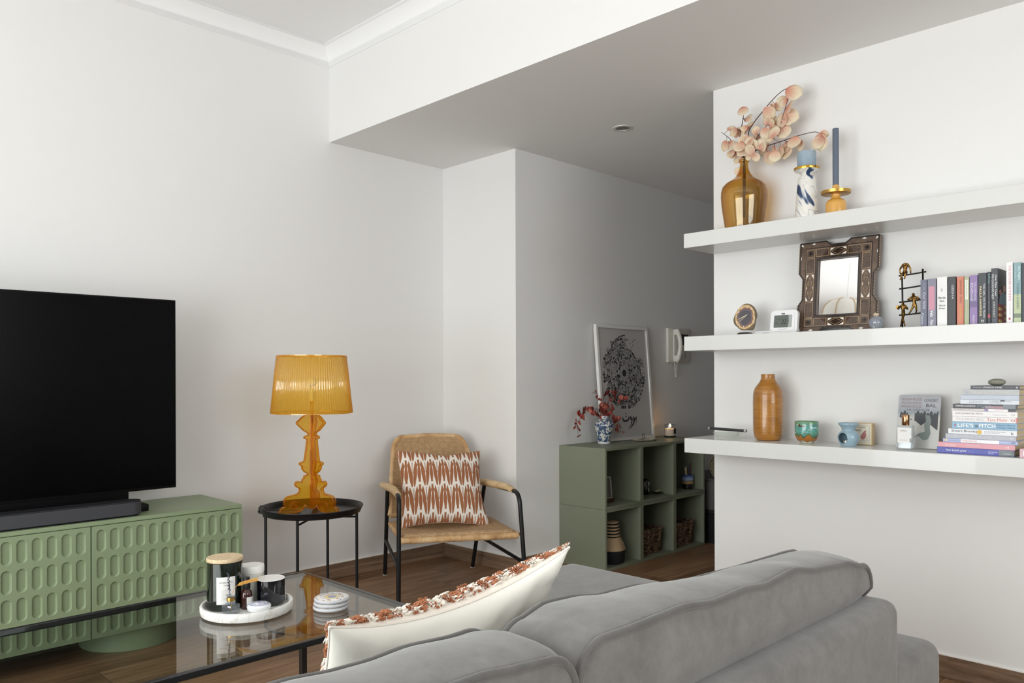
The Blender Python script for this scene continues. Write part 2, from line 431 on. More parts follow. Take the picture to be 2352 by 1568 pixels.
# ------------------------------------------------------------------ television
m_screen = Mat('tv_screen', '020203', .25, spec=.08, var=.05)
m_tvbody = Mat('tv_body', '050506', .5, spec=.2, var=.05)
tv = thing('television', 'large black flat television standing on the green cabinet', 'television', (.708, 3.53, .547))
MB().box(-.722, .722, -.012, .012, .082, .902, .003).obj('panel', m_tvbody, tv)
MB().box(-.716, .716, -.0135, -.012, .094, .896).obj('screen', m_screen, tv)
MB().box(-.55, .527, -.01, .035, .02, .30, .012).obj('rear_housing', m_tvbody, tv)
MB().box(-.32, .32, -.060, .10, 0, .012, .004).box(-.14, .14, .0, .04, .01, .2, .006).obj('stand', m_tvbody, tv)
MB().box(.552, .588, -.060, .06, 0, .03, .004).obj('foot', m_tvbody, tv)
# ------------------------------------------------------------------ soundbar
m_bar = Mat('soundbar_mesh', '3a3b40', .6, var=.06, vs=60)
m_bartop = Mat('soundbar_top', '26272b', .45, spec=.3, var=.05)
sb = thing('soundbar', 'long charcoal soundbar with a rounded end lying in front of the television', 'soundbar', (.715, 3.42, .547))
def stadium(hl, r, n=12):
    return [(hl+r*cos(a), r*sin(a)) for a in [(-PI/2+PI*i/n) for i in range(n+1)]]+[(-hl-r*cos(a), -r*sin(a)) for a in [(-PI/2+PI*i/n) for i in range(n+1)]]
MB().prism(stadium(.485, .043), .050, z0=.006).obj('body', m_bar, sb, bevel=.002)
MB().prism(stadium(.484, .042), .0055, z0=.056).obj('top_cap', m_bartop, sb, bevel=.001)
MB().prism(stadium(.482, .036), .006).obj('base', m_tvbody, sb)
# ------------------------------------------------------------------ round side table
st = thing('side_table', 'round black metal tray table carrying the yellow lamp', 'side table', (1.905, 3.186, 0))
R = .2
prof = [(.001, .502), (.205, .502), (.212, .505), (.218, .522), (.2265, .531), (.2275, .528), (.221, .519), (.2145, .502), (.207, .4985), (.001, .4985)]
MB().lathe(prof, 72).obj('tray', m_black, st)
fd = Vector((.7068, .7074, 0)); rt = Vector((.7074, -.7068, 0))
def lat(a, b, z): v = rt*a+fd*b; return (v.x, v.y, z)
legs = [(-.205, -.018), (.022, .204), (-.012, -.204), (.203, -.012)]
for a, b in legs:
    MB().tube([lat(a, b, 0), lat(a, b, .499)], .0065, 10).obj('leg', m_black, st)
MB().tube([lat(*legs[0], .483), lat(*legs[3], .483)], .0045, 8).tube([lat(*legs[1], .478), lat(*legs[2], .478)], .0045, 8).obj('cross_brace', m_black, st)
MB().tube([lat(.205*cos(a), .205*sin(a), .012) for a in [i*2*PI/48 for i in range(48)]], .004, 8, closed=True).obj('base_ring', m_black, st)
for s in (-1,):
    MB().tube([lat(s*.212, .03, .516), lat(s*.232, .026, .519), lat(s*.240, .01, .512), lat(s*.240, -.01, .506), lat(s*.232, -.026, .503), lat(s*.212, -.03, .500)], .0035, 8).obj('handle', m_black, st)
# ------------------------------------------------------------------ baroque transparent lamp
m_amb = thin_glass('amber_acrylic', (.975, .80, .24), .06, diffuse=.16, dcol='eda010', trans_w=.5, edge=(.88, .38, .02))
m_ambs = thin_glass('amber_ribbed_acrylic', (.98, .85, .43), .08, diffuse=.33, dcol='ffcc44', trans_w=.5, rough=.14, edge=(.95, .55, .07))
lamp = thing('table_lamp', 'translucent yellow baroque table lamp with a ribbed shade on the black side table', 'lamp', (1.905, 3.186, .502))
prof = [(520, 560), (556, 590), (565, 606), (580, 620), (592, 632), (590, 648), (578, 655), (574, 664), (560, 672), (551, 682), (541, 690), (533, 698), (514, 706), (496, 718), (494, 738), (508, 745), (520, 750), (528, 758), (528, 768), (515, 771), (502, 776), (504, 792), (513, 870), (524, 955), (530, 975), (545, 985), (562, 990), (569, 997), (567, 1008), (552, 1014), (548, 1020), (546, 1045), (538, 1055), (526, 1068), (508, 1076), (499, 1084), (501, 1094), (522, 1101), (532, 1107), (528, 1118), (538, 1132), (547, 1145), (548, 1160), (560, 1164), (575, 1159), (592, 1162), (604, 1174), (607, 1188), (600, 1203), (586, 1211), (575, 1214), (567, 1230), (570, 1248), (582, 1266), (605, 1280), (640, 1288), (672, 1302), (694, 1325), (701, 1352), (697, 1378), (690, 1396), (712, 1400), (727, 1414), (738, 1440), (746, 1466), (614, 1468), (628, 1452), (627, 1438), (600, 1434), (566, 1422), (543, 1402), (527, 1376), (533, 1352), (548, 1348), (553, 1360), (560, 1384), (584, 1404), (620, 1410), (640, 1398), (648, 1376), (640, 1358), (620, 1352), (606, 1362), (605, 1376), (614, 1380), (610, 1392), (596, 1390), (584, 1376), (578, 1384), (556, 1392), (520, 1396), (470, 1396)]
# keep a clean single outline: outer silhouette then the inner arch of the foot
cut = prof[:72]+[(530, 1352), (524, 1366), (516, 1384), (500, 1395), (461, 1397)]
def fin_pt(x, y):
    r = (x-461)/1996/.87*.93; return (r, (1424+42*min(1, r/.15)-y)/1996)
half = [fin_pt(*p) for p in cut]
half = [(max(.004, r), max(0, z)) for r, z in half]
half.append((.004, half[0][1]))
tilt = -.04
for k, ang in enumerate((-PI/6-tilt, -5*PI/6-tilt, PI/2-tilt)):
    d = rt*cos(ang)+fd*sin(ang); n = Vector((-d.y, d.x, 0))
    M = frame(-n*.0115, d, (0, 0, 1)); M = Matrix(M)
    # frame z axis = d x up ; shift so that the plate is centred on the axis
    uz = Vector((d.x, d.y, 0)).cross(Vector((0, 0, 1))); M.translation = -uz*.0115
    mb = MB().prism(half, .021, M)
    for zz in (.0015, .0195):
        mb.tube([M @ Vector((a, b, zz)) for a, b in half if a > .005], .0023, 6)
    mb.obj('base_fin', m_amb, lamp, smooth=45)
    # raised scroll on the plate
    c0 = fin_pt(612, 1382); mb = MB()
    for off in (-.0135, .0135):
        pts = []
        for i in range(26):
            a = 2.2-i*.30; rr = .0215-.00068*i
            pts.append(d*(c0[0]+rr*cos(a))+Vector((0, 0, c0[1]+rr*sin(a)))+uz*off)
        mb.tube(pts, .0032, 6)
    mb.obj('scroll', m_amb, lamp)
MB().lathe([(.0, .40), (.006, .40), (.006, .48), (.009, .50), (.0, .50)], 20).obj('stem', m_amb, lamp)
NR = 96; seg = NR*6
def rib(r, z, a): return r+.0021*cos(a*NR)
mb = MB().lathe([(.1800, .447), (.1535, .7035)], seg, fn=rib); mb.obj('lamp_shade', m_ambs, lamp, smooth=180)
MB().lathe([(.1800, .4455), (.1812, .4455), (.1812, .450), (.1800, .450)], 96, closed=True).obj('lower_rim', m_ambs, lamp)
MB().lathe([(.1535, .701), (.1547, .701), (.1547, .7055), (.1535, .7055)], 96, closed=True).obj('upper_rim', m_ambs, lamp)
m_bulb = Mat('lamp_socket', 'd8d3c6', .4, var=.02)
MB().lathe([(.0, .50), (.014, .50), (.014, .55), (.0, .55)], 20).ball((0, 0, .585), .022).obj('bulb', m_bulb, lamp)
MB().tube([lat(-.05, .0, .006), lat(-.12, -.01, .008), lat(-.185, -.02, .012), lat(-.205, -.024, .026), lat(-.224, -.026, .033), lat(-.233, -.024, .022), lat(-.232, -.014, .004), lat(-.222, -.006, -.008), lat(-.212, -.004, -.03), lat(-.2115, -.008, -.2), lat(-.212, -.006, -.497)], .0028, 8).obj('power_cord', m_ink, lamp)
# ------------------------------------------------------------------ coffee table
m_tglass = thin_glass('table_glass', (.86, .89, .87), .06)
ctx0, ctx1, cty0, cty1 = .20, 1.42, 1.775, 2.43
ct = thing('coffee_table', 'rectangular coffee table with a glass top in a black metal frame', 'coffee table', ((ctx0+ctx1)/2, (cty0+cty1)/2, 0))
hx, hy = (ctx1-ctx0)/2, (cty1-cty0)/2; t = .016
m_frame = Mat('grey_black_steel', '515254', .28, .8, var=.06)
MB().box(-hx, hx, -hy, -hy+t, .45-t, .45).box(-hx, hx, hy-t, hy, .45-t, .45).box(-hx, -hx+t, -hy+t, hy-t, .45-t, .45).box(hx-t, hx, -hy+t, hy-t, .45-t, .45).obj('frame', m_frame, ct, bevel=.0015)
for sx in (-1, 1):
    for sy in (-1, 1):
        MB().box(sx*(hx-.01)-.01, sx*(hx-.01)+.01, sy*(hy-.01)-.01, sy*(hy-.01)+.01, 0, .45-t).obj('leg', m_frame, ct, bevel=.0015)
MB().box(-hx+t, hx-t, -hy+t, hy-t, .443, .449).obj('glass_top', m_tglass, ct)
# ------------------------------------------------------------------ things on the coffee table
TZ = .45
m_marble = Mat('white_marble', 'eeece8', .35)
nz = m_marble.noise(7, 8, dist=2.0); m_marble.base(m_marble.ramp(nz, [(.46, 'efeeeb'), (.52, 'efeeeb'), (.49, 'd9d6d0')]))
MB().lathe([(.001, 0), (.117, 0), (.1225, .003), (.1255, .012), (.1255, .024), (.1235, .027), (.1185, .027), (.1165, .0245), (.115, .012), (.111, .008), (.001, .008)], 72).obj('marble_tray', m_marble, loc=None)
tr = bpy.context.scene.objects['marble_tray']; tr.location = (1.061, 2.123, TZ+.0005)
tag(tr, 'round white marble tray holding candles and small bottles on the glass table', 'tray')
z8 = TZ+.0087
def label_patch(mb, r, a0, a1, z0, z1, n=14, e=.0006):
    vs = []; 
    for i in range(n+1):
        a = a0+(a1-a0)*i/n; vs += [((r+e)*cos(a), (r+e)*sin(a), z0), ((r+e)*cos(a), (r+e)*sin(a), z1)]
    return mb.add(vs, [(2*i, 2*i+2, 2*i+3, 2*i+1) for i in range(n)])
m_dgreen = thin_glass('dark_green_glass', (.06, .12, .05), .06, diffuse=.75, dcol='0c1a0c')
m_dgreen2 = Mat('green_black_glass', '0f1a10', .06, spec=.6, coat=.6, var=.1)
m_label = Mat('paper_label', 'eceae8', .8, var=.015)
m_cork = Mat('light_wood', 'd8c19c', .6); nn = m_cork.noise(260, 3); m_cork.base(m_cork.ramp(nn, [(.35, 'c4a880'), (.65, 'e2cfae')]))
VA = -2.03  # horizontal direction from the tray towards the camera
def wrap_text(mb, body, r, ac, z, w, h, bold=0):
    vs, fs, a, b, c, d = text_geo(body, bold)
    pts = [((r*cos(ac+(((v.x-a)/(b-a))-.5)*w/r)), (r*sin(ac+(((v.x-a)/(b-a))-.5)*w/r)), z+(v.y-c)/(d-c)*h) for v in vs]
    return mb.add(pts, fs)
cj = thing('candle_jar', 'tall dark green candle jar with a wooden lid and white label on the marble tray', 'candle jar', (1.0205, 2.176, z8))
MB().lathe([(.001, 0), (.044, 0), (.0475, .004), (.0478, .02), (.0478, .132), (.046, .133), (.001, .133)], 56).obj('jar', m_dgreen2, cj)
MB().lathe([(.001, .1335), (.0485, .1335), (.0495, .135), (.0495, .1425), (.0485, .144), (.001, .144)], 56).obj('lid', m_cork, cj)
la = label_patch(MB(), .0478, VA-.45, VA+.62, .020, .096).obj('paper_label', m_label, cj)
mb = MB()
wrap_text(mb, 'BOTANICAL WAX', .0486, VA+.1, .079, .036, .0036, 0); wrap_text(mb, 'CANDLE', .0486, VA+.1, .0725, .014, .0026)
for k, wd in enumerate((.026, .030, .022, .028, .024, .030, .018, .026)): wrap_text(mb, 'hand poured soy wax fragrance', .0486, VA+.1, .0585-k*.0036, wd, .0016)
mb.obj('lettering', m_ink, la)
wj = thing('lidded_jar', 'frosted white glass jar with a thick white lid, behind the candle cup', 'jar', (1.109, 2.190, z8))
m_frost = Mat('frosted_glass', 'dcdcd2', .35, var=.02)
MB().lathe([(.001, 0), (.030, 0), (.0330, .003), (.0330, .082), (.001, .082)], 48).obj('jar', m_frost, wj)
MB().lathe([(.001, .0825), (.0348, .0825), (.0356, .084), (.0356, .101), (.0345, .1035), (.030, .104), (.001, .1032)], 48).obj('lid', Mat('white_lid', 'efeeea', .4, var=.01), wj)
m_blackc = Mat('black_gloss_ceramic', '0a0b12', .1, spec=.6, coat=.5, var=.05)
cc = thing('candle_cup', 'open glossy black candle cup with a white inside, at the right of the marble tray', 'candle', (1.131, 2.119, z8))
MB().lathe([(.001, 0), (.034, 0), (.0392, .005), (.0402, .012), (.0402, .072), (.0398, .0725)], 56).obj('cup', m_blackc, cc)
MB().lathe([(.0397, .0726), (.0388, .0737), (.0372, .0726), (.0370, .045), (.001, .045)], 56).obj('inside', m_white, cc)
MB().tube([(0, 0, .045), (.001, 0, .055)], .001, 6).obj('wick', m_ink, cc)
label_patch(MB(), .0403, VA+1.25, VA+1.75, .012, .05).obj('paper_label', m_label, cc)
m_amberb = Mat('amber_bottle_glass', '3c150c', .08, spec=.7, coat=.5, var=.15)
ab = thing('dropper_bottle', 'small brown glass bottle with a black cap and white label on the marble tray', 'bottle', (1.060, 2.124, z8))
MB().lathe([(.001, 0), (.0148, 0), (.0155, .002), (.0155, .040), (.0135, .048), (.0085, .053), (.0085, .055), (.001, .055)], 36).obj('bottle', m_amberb, ab)
MB().lathe([(.001, .055), (.0095, .055), (.0100, .057), (.0100, .070), (.0088, .072), (.0088, .086), (.0082, .088), (.001, .088)], 40, fn=lambda r, z, a: r+(.0004*cos(a*30) if .056 < z < .071 and r > .005 else 0)).obj('cap', m_black, ab)
label_patch(MB(), .0156, VA+.0, VA+1.5, .006, .034).obj('paper_label', m_label, ab)
dv = thing('bud_vase', 'tiny square clear glass bottle with a gold collar and dried stems on the marble tray', 'vase', (1.004, 2.104, z8), .35)
m_smoke = thin_glass('grey_clear_glass', (.80, .83, .85), .09, diffuse=.12, dcol='9aa0a4')
MB().box(-.0175, .0175, -.0175, .0175, 0, .028, .003).obj('body', m_smoke, dv)
MB().lathe([(.0165, .028), (.009, .034), (.0085, .037)], 24).lathe([(.0095, .0455), (.0125, .052), (.0120, .0525), (.009, .046)], 24).obj('neck', m_smoke, dv)
MB().lathe([(.0085, .036), (.0112, .0365), (.0115, .041), (.0108, .0455), (.0085, .046)], 28).obj('gold_collar', m_brass, dv)
m_lav = Mat('dried_lavender', '54525c', .9, var=.3, vs=200)
ls = thing('lavender_stem', 'dark dried lavender stem standing in the tiny square bottle', 'dried flower', (1.004, 2.104, z8+.0275))
mb = MB().tube([(0, 0, -.024), (-.001, .003, .02), (-.003, .004, .05)], .0009, 6); mb.obj('stem', m_lav, ls)
mb = MB()
for i in range(16):
    z = .038+i*.0031; a = i*2.3; mb.ball((-.003-.0009*(i/4)+.0022*cos(a), .003+.0022*sin(a), z), (.0022, .0022, .0030), 6)
mb.obj('flower_head', m_lav, ls)
m_wheat = Mat('dried_wheat', 'cf9a4c', .8, var=.25, vs=150)
ws = thing('wheat_ear', 'golden dried wheat ear leaning right out of the tiny square bottle', 'dried flower', (1.004, 2.104, z8+.0275))
MB().tube([(.0, 0, -.022), (.002, -.002, .02), (.008, -.004, .042), (.018, -.008, .052)], .0008, 6).obj('stem', m_wheat, ws)
mb = MB()
for i in range(22):
    u = i/21; c = Vector((.016+.040*u, -.008-.030*u, .051+.016*u-.004*u*u)); sd = 1 if i % 2 else -1
    d = Vector((.6, -.42, .5*sd+.25)).normalized(); mb.tube([c, c+d*.004, c+d*.009], [.0009, .0019, .0003], 6)
    if i > 12: mb.tube([c+d*.006, c+Vector((.022, -.015, .004+.004*sd))], [.0004, .0001], 4)
mb.obj('ear', m_wheat, ws)
m_porc = Mat('blue_white_porcelain', 'eef0f2', .15, coat=.5)
def porcelain(m, sc, th=.47, blue='2f459a', white='eef0f4', sharp=.03):
    n = m.noise(sc, 3, dist=1.5); v = m.voro(sc*1.2)
    m.base(m.ramp(n*.75+v*.35, [(th, blue), (th+sharp, white)]))
pb = thing('trinket_box', 'small round blue and white porcelain box on the marble tray', 'trinket box', (1.0715, 2.0745, z8))
MB().lathe([(.001, 0), (.024, 0), (.031, .005), (.0325, .0115), (.0325, .0130), (.001, .0130)], 44).obj('base', m_porc, pb)
m_porct = Mat('blue_painted_lid', 'eef0f2', .12, coat=.5); x, y, z = m_porct.xyz()
rr = (x*x+y*y)**.5; n = m_porct.noise(190, 3, dist=1.2); ring = ((rr-.0262).abs().lt(.0007)+(rr-.0235).abs().lt(.0004)).clamp()
fl = n.gt(.52)*rr.lt(.022)+ring
m_porct.base(m_porct.mix(fl.clamp(), 'eef0f4', '3a4d9c'))
MB().lathe([(.0328, .0132), (.0330, .0155), (.030, .0195), (.022, .0235), (.010, .0255), (.001, .026)], 44).obj('lid', m_porct, pb)
# three coasters
m_coast = Mat('painted_coaster', 'efefee', .3); x, y, z = m_coast.xyz()
rr = (x*x+y*y)**.5; v = m_coast.voro(85); n = m_coast.noise(120, 2)
c = m_coast.ramp(rr*20.0, [(0, '97a0c4'), (.24, 'c8cce0'), (.26, 'e8d27a'), (.36, 'f2ead0'), (.42, '9098b8'), (.45, 'f2f0ea'), (.95, 'f2f0ea')], 'CONSTANT')
petal = (v.lt(.32)*rr.gt(.0225)*rr.lt(.044))
c = m_coast.mix(petal, c, 'c98a2a'); c = m_coast.mix(n.gt(.58)*rr.gt(.0225)*rr.lt(.044), c, '7d86a8')
m_coast.base(c)
m_rope = Mat('coaster_rope_edge', 'f0f0f0', .35); x, y, z = m_rope.xyz()
an = m_rope.N('Math', operation='ARCTAN2'); m_rope.L(y.k, an.inputs[0]); m_rope.L(x.k, an.inputs[1]); an = E(m_rope.nt, an.outputs[0])
m_rope.base(m_rope.mix((an*9.0+z*500.0).frac().lt(.36), 'f3f3f2', '3d4668'))
for i, lb in enumerate(('lowest of the three stacked round coasters with a blue and white rope edge', 'middle one of the three stacked round rope edged coasters', 'topmost stacked round coaster with a yellow and blue painted flower pattern')):
    co = thing('coaster', lb, 'coaster', (1.2443+.002*(i-1), 1.9795, TZ+.0004+i*.0112), i*.4, 'stacked painted coasters')
    MB().lathe([(.001, .0), (.044, .0), (.044, .0088), (.0425, .0095), (.001, .0095)], 56).obj('disc', m_coast, co)
    MB().lathe([(.044, .0012), (.0475, .0008), (.0495, .003), (.0500, .0055), (.0485, .0085), (.0460, .0100), (.044, .0092)], 72).obj('rope_edge', m_rope, co)

# ------------------------------------------------------------------ cushions
def pillow_surf(W, Hh, T, N=40, side=None, sag=.07, wr=.004, seed=0, edge=None):
    def P(u, v, s):
        x = u*W/2*(1-sag*(1-v*v)); z = v*Hh/2*(1-sag*(1-u*u))
        t = T/2*max(0, (1-abs(u)**2.6)*(1-abs(v)**2.6))**.5
        nn = noise.noise(Vector((u*2.2+seed, v*2.2, s*3)))*wr*2+noise.noise(Vector((u*6+seed, v*6, s*3)))*wr
        t = max(0, t+nn*min(1, t/(T*.2)))
        if edge: x, z = edge(u, v, x, z)
        return (x, s*t, z)
    mb = MB()
    for s in (side or (1, -1)):
        mb.surf(lambda a, b: P(sin((a-.5)*PI), sin((b-.5)*PI), s), N, N)
    return mb, P
def leaf_pattern(name, rust, white, P=.034, R=.155, rough=.9, bumpk=1.0):
    m = Mat(name, rust, rough); x, y, z = m.xyz()
    n = m.noise(26, 2); xx = x+(n-.5)*.004; zz = z+(m.noise(18, 2)-.5)*.006
    p = ((xx/(P*2)).frac()*2.0-1.0).abs()          # 0 on the middle line of a leaf pair, 1 between two pairs
    v = (zz/R-p*.13+.15).frac()
    wv = ((v*PI).sin().mx(.001))**.7
    leaf = (p-.17-(v*.38)).abs().lt(wv*.30)*v.gt(.045)
    side = p.gt(.84-((v*2*PI-1.2).sin()).mx(0)*.12)*v.gt(.10)
    inner = p.lt(.10+.0)*v.gt(.55)*p.gt(.035)
    blobr = ((p-.74).abs()+(v-.80).abs()*.9).lt(.095)
    rustm = (leaf+side+inner+blobr).clamp()
    rib = (m.noise(1, 2, m.vec(x*520.0, y*90.0, z*620.0))-.5)*.6
    c = m.mix(rustm, white, rust)
    c2 = m.mix((rib+.25).clamp(), c, '5a3520'); c = m.mix(rustm*.6, c, c2)
    m.base(c); m.bump(rustm*.7+rib, .5*bumpk, .002); return m
m_pat = leaf_pattern('rust_leaf_weave', 'a86c48', 'ece7df', .0325, .150)
def pillow_obj(name, mats, W, Hh, T, seed, label, loc, M3, seam_mat, edge=None, sag=.07, N=40):
    root = thing(name, label, 'cushion'); 
    root.matrix_world = Matrix.Translation(loc) @ M3.to_4x4()
    for s, nm, m in ((-1, 'front_cover', mats[0]), (1, 'back_cover', mats[1])):
        mb, P = pillow_surf(W, Hh, T, N, (s,), seed=seed, edge=edge, sag=sag); mb.obj(nm, m, root, smooth=180)
    pts = []
    K = 24
    for (u0, v0), (u1, v1) in (((-1, -1), (1, -1)), ((1, -1), (1, 1)), ((1, 1), (-1, 1)), ((-1, 1), (-1, -1))):
        for i in range(K): a = i/K; pts.append(P(sin((u0+(u1-u0)*a)*PI/2), sin((v0+(v1-v0)*a)*PI/2), 1))
    MB().tube(pts, .0022, 6, closed=True).obj('seam', seam_mat, root, smooth=180)
    return root
# ------------------------------------------------------------------ rattan armchair
m_rat = Mat('woven_rattan', 'c09a6c', .65); x, y, z = m_rat.xyz()
def weave_mat(name, hor, ver, P1=.0056, P2=.013):
    m = Mat(name, 'be9869', .62); x, y, z = m.xyz(); a = {'x': x, 'y': y, 'z': z}
    h, v = a[hor], a[ver]
    row = (v/P1).floor(); alt = (row*.5).frac()*2.0
    over = ((h/P2+alt*.5)*2*PI).sin()
    strand = ((v/P1).frac()-.5).abs()*-2.0+1.0
    hgt = strand*.45+(over*.5+.5)*strand*.75
    n = m.noise(1, 2, m.vec(x*60.0, y*60.0, z*60.0)); n2 = m.noise(5, 2)
    c = m.ramp(hgt*.62+n*.45+n2*.25-.12, [(.06, '5a3d28'), (.32, 'b08860'), (.90, 'e2c498')])
    m.base(c); m.bump(hgt, .9, .003); return m
m_web = weave_mat('rattan_back_weave', 'x', 'z', .0056, .0105)
m_wes = weave_mat('rattan_seat_weave', 'x', 'y', .0065, .012)
m_rim = Mat('rattan_binding', 'c9a274', .55); x, y, z = m_rim.xyz()
n = m_rim.noise(30, 2); n2 = m_rim.noise(14, 2); m_rim.base(m_rim.ramp(n2*.6+n*.25+.09, [(.3, '96693e'), (.5, 'c9a273'), (.7, 'dfc096')]))
m_arm = Mat('cane_wrapped_arm', 'dcc096', .55); x, y, z = m_arm.xyz()
sp = (y/.012+x*14.0+m_arm.noise(9, 1)*1.5).frac(); n = m_arm.noise(25, 3)
m_arm.base(m_arm.mix(sp.lt(.07)*.6, m_arm.ramp(n, [(.3, 'cba877'), (.7, 'e6cda4')]), '8c6a44')); m_arm.bump(sp.lt(.1), -.4, .001)
CRZ = math.atan2(-.48376763, .87519648)
FL = Vector((2.3716, 3.1623, 0)); s_ = Vector((.87519648, -.48376763, 0)); b_ = Vector((.48376763, .87519648, 0))
CO = FL+s_*.3+b_*.3
ch = thing('armchair', 'low rattan armchair with a black tube frame and cane wrapped arms in the corner', 'armchair', CO, CRZ)
def c_(a, b, z): return (a-.3, b-.3, z)
def smooth_path(pts, n=6):
    """Catmull-Rom through the points"""
    P = [Vector(p) for p in pts]; P = [P[0]*2-P[1]]+P+[P[-1]*2-P[-2]]; out = []
    for i in range(1, len(P)-2):
        for k in range(n):
            t = k/n; out.append(.5*((2*P[i])+(P[i+1]-P[i-1])*t+(2*P[i-1]-5*P[i]+4*P[i+1]-P[i+2])*t*t+(-P[i-1]+3*P[i]-3*P[i+1]+P[i+2])*t**3))
    out.append(P[-2]); return out
def rnd(p0, c, p1, n=8):
    p0, c, p1 = map(Vector, (p0, c, p1)); return [p0*(1-t)**2+c*2*t*(1-t)+p1*t*t for t in [i/n for i in range(n+1)]]
RT = .0112
MB().tube([c_(-.004, -.003, .004)]+rnd(c_(.0, .0, .455), c_(.001, .002, .523), c_(.003, .07, .521))+[c_(.006, .30, .512), c_(.008, .50, .502)], RT, 14).obj('front_leg', m_black, ch)
MB().tube([c_(.636, -.055, .004)]+rnd(c_(.607, -.045, .455), c_(.603, -.042, .524), c_(.598, .03, .522))+[c_(.57, .27, .515), c_(.548, .46, .508)], RT, 14).obj('front_leg', m_black, ch)
MB().tube([c_(.002, .585, .004), c_(.004, .475, .495)], RT, 12).obj('rear_leg', m_black, ch)
MB().tube([c_(.512, .612, .004), c_(.548, .462, .50)], RT, 12).obj('rear_leg', m_black, ch)
MB().tube([c_(.002, .545, .205), c_(-.002, .0, .168)], .0095, 12).obj('side_stretcher', m_black, ch)
MB().tube([c_(.522, .565, .205), c_(.628, -.052, .168)], .0095, 12).obj('side_stretcher', m_black, ch)
for (a, b, z) in ((-.004, -.003, 0), (.636, -.055, 0), (.002, .586, 0), (.512, .613, 0)):
    MB().lathe([(.0, 0), (.012, 0), (.012, .007), (.0, .007)], 16, c_(a, b, z)).obj('foot_cap', Mat('clear_foot', 'c9c9c6', .3, var=.03) if 'clear_foot' not in bpy.data.materials else bpy.data.materials['clear_foot'], ch)
def armpad(p0, p1, p2):
    pts = smooth_path([p0, ((Vector(p0)+Vector(p1))/2+Vector((0, 0, .006))), p1, ((Vector(p1)+Vector(p2))/2), p2], 8)
    n = len(pts); r = [.0135+.0065*sin(min(1, i/(n-1)*1.1)*PI*.72) for i in range(n)]
    mb = MB().tube(pts, r, 16, flat=1.28)
    return mb
armpad(c_(.003, .075, .522), c_(.000, .34, .521), c_(-.002, .62, .500)).obj('arm', m_arm, ch)
armpad(c_(.596, .04, .523), c_(.572, .25, .525), c_(.545, .50, .512)).obj('arm', m_arm, ch)
# seat: slab dipping slightly, with bound front rail and rolled edges
def seat_pt(a, b, top):
    A = .018+a*.572; Bp = -.030*a+b*.47; wv = .0015*sin(a*90)+.002*noise.noise(Vector((a*5, b*5, 1)))
    z = .338 - .020*sin(PI*a)*sin(PI*min(1, b*1.1)) - .012*b + wv
    e = min(a, 1-a, b*.8, 1-b); z -= .018*max(0, 1-e/.045)**2
    return c_(A, Bp, z if top else z-.022)
mb = MB().surf(lambda a, b: seat_pt(a, b, 1), 60, 40).surf(lambda a, b: seat_pt(a, b, 0), 30, 20)
edge = [(i/30, 0) for i in range(30)]+[(1, i/20) for i in range(20)]+[(1-i/30, 1) for i in range(30)]+[(0, 1-i/20) for i in range(20)]
vs = [seat_pt(a, b, t) for a, b in edge for t in (1, 0)]; n = len(edge)
mb.add(vs, [(2*i, 2*((i+1) % n), 2*((i+1) % n)+1, 2*i+1) for i in range(n)])
mb.obj('seat', m_wes, ch, smooth=60)
pts = [c_(.008+i/420*.59, -.008-.032*i/420, .306+.0012*noise.noise(Vector((i*.02, 0, 0)))) for i in range(421)]
MB().tube(pts, [.0162+.0008*sin(i*1.45)+.0022*noise.noise(Vector((i*.08, 0, 0))) for i in range(421)], 14).obj('front_rail', m_rim, ch, smooth=60)
for pp in ((c_(.012, .0, .31), c_(.022, .50, .30)), (c_(.598, -.03, .31), c_(.545, .46, .30))):
    p0, p1 = map(Vector, pp); MB().tube([p0.lerp(p1, i/240) for i in range(241)], [.013+.0007*sin(i*1.5) for i in range(241)], 10).obj('side_rail', m_rim, ch, smooth=60)
# backrest
def back_outline(n=14):
    # (a, t) with t running up the leaning back 0..1
    L = [(.018, 0), (.026, .12), (.040, .5), (.052, .74)]
    L += [(p.x, p.y) for p in rnd((.056, .82, 0), (.066, 1.0, 0), (.125, 1.0, 0), n)]
    L += [(.27, 1.012)]
    L += [(p.x, p.y) for p in rnd((.405, 1.0, 0), (.466, 1.0, 0), (.482, .82, 0), n)]
    L += [(.488, .74), (.500, .5), (.513, .12), (.517, 0)]
    return L
def bk(a, t, d): 
    cv = .018*(1-((a-.27)/.25)**2)  # slightly hollow
    return c_(a, .478+t*.17+cv+d, .350+t*.415-d*.35)
OL = back_outline()
def bk_half(t, side):
    pts = [p for p in OL if (p[0] < .27) == (side == 0) and p[1] <= 1.0]
    pts = sorted(pts, key=lambda p: p[1]); 
    for i in range(len(pts)-1):
        if pts[i][1] <= t <= pts[i+1][1]:
            k = (t-pts[i][1])/max(1e-9, pts[i+1][1]-pts[i][1]); return pts[i][0]+(pts[i+1][0]-pts[i][0])*k
    return pts[-1][0]
def back_s(u, t, d):
    tt = 1-(1-t)**1.5; a0, a1 = bk_half(tt, 0), bk_half(tt, 1)
    return bk(a0+(a1-a0)*u, tt*1.0, d)
MB().surf(lambda u, t: back_s(u, t, -.006), 40, 40).surf(lambda u, t: back_s(u, t, .012), 40, 40).obj('backrest', m_web, ch, smooth=60)
full = smooth_path([(a, t, 0) for a, t in OL], 14); rim = [bk(p.x, p.y, .003) for p in full]
MB().tube(rim, [.0138+.0007*sin(i*1.7) for i in range(len(rim))], 12).obj('backrest_rim', m_rim, ch, smooth=60)
MB().tube([bk(.018+i*.499/60, .0, .003) for i in range(61)], [.013+.0004*sin(i*1.6) for i in range(61)], 10).obj('bottom_rail', m_rim, ch, smooth=60)
MB().tube([c_(.004, .50, .385), c_(.02, .505, .385)], .008, 8).obj('frame_joint', m_black, ch)
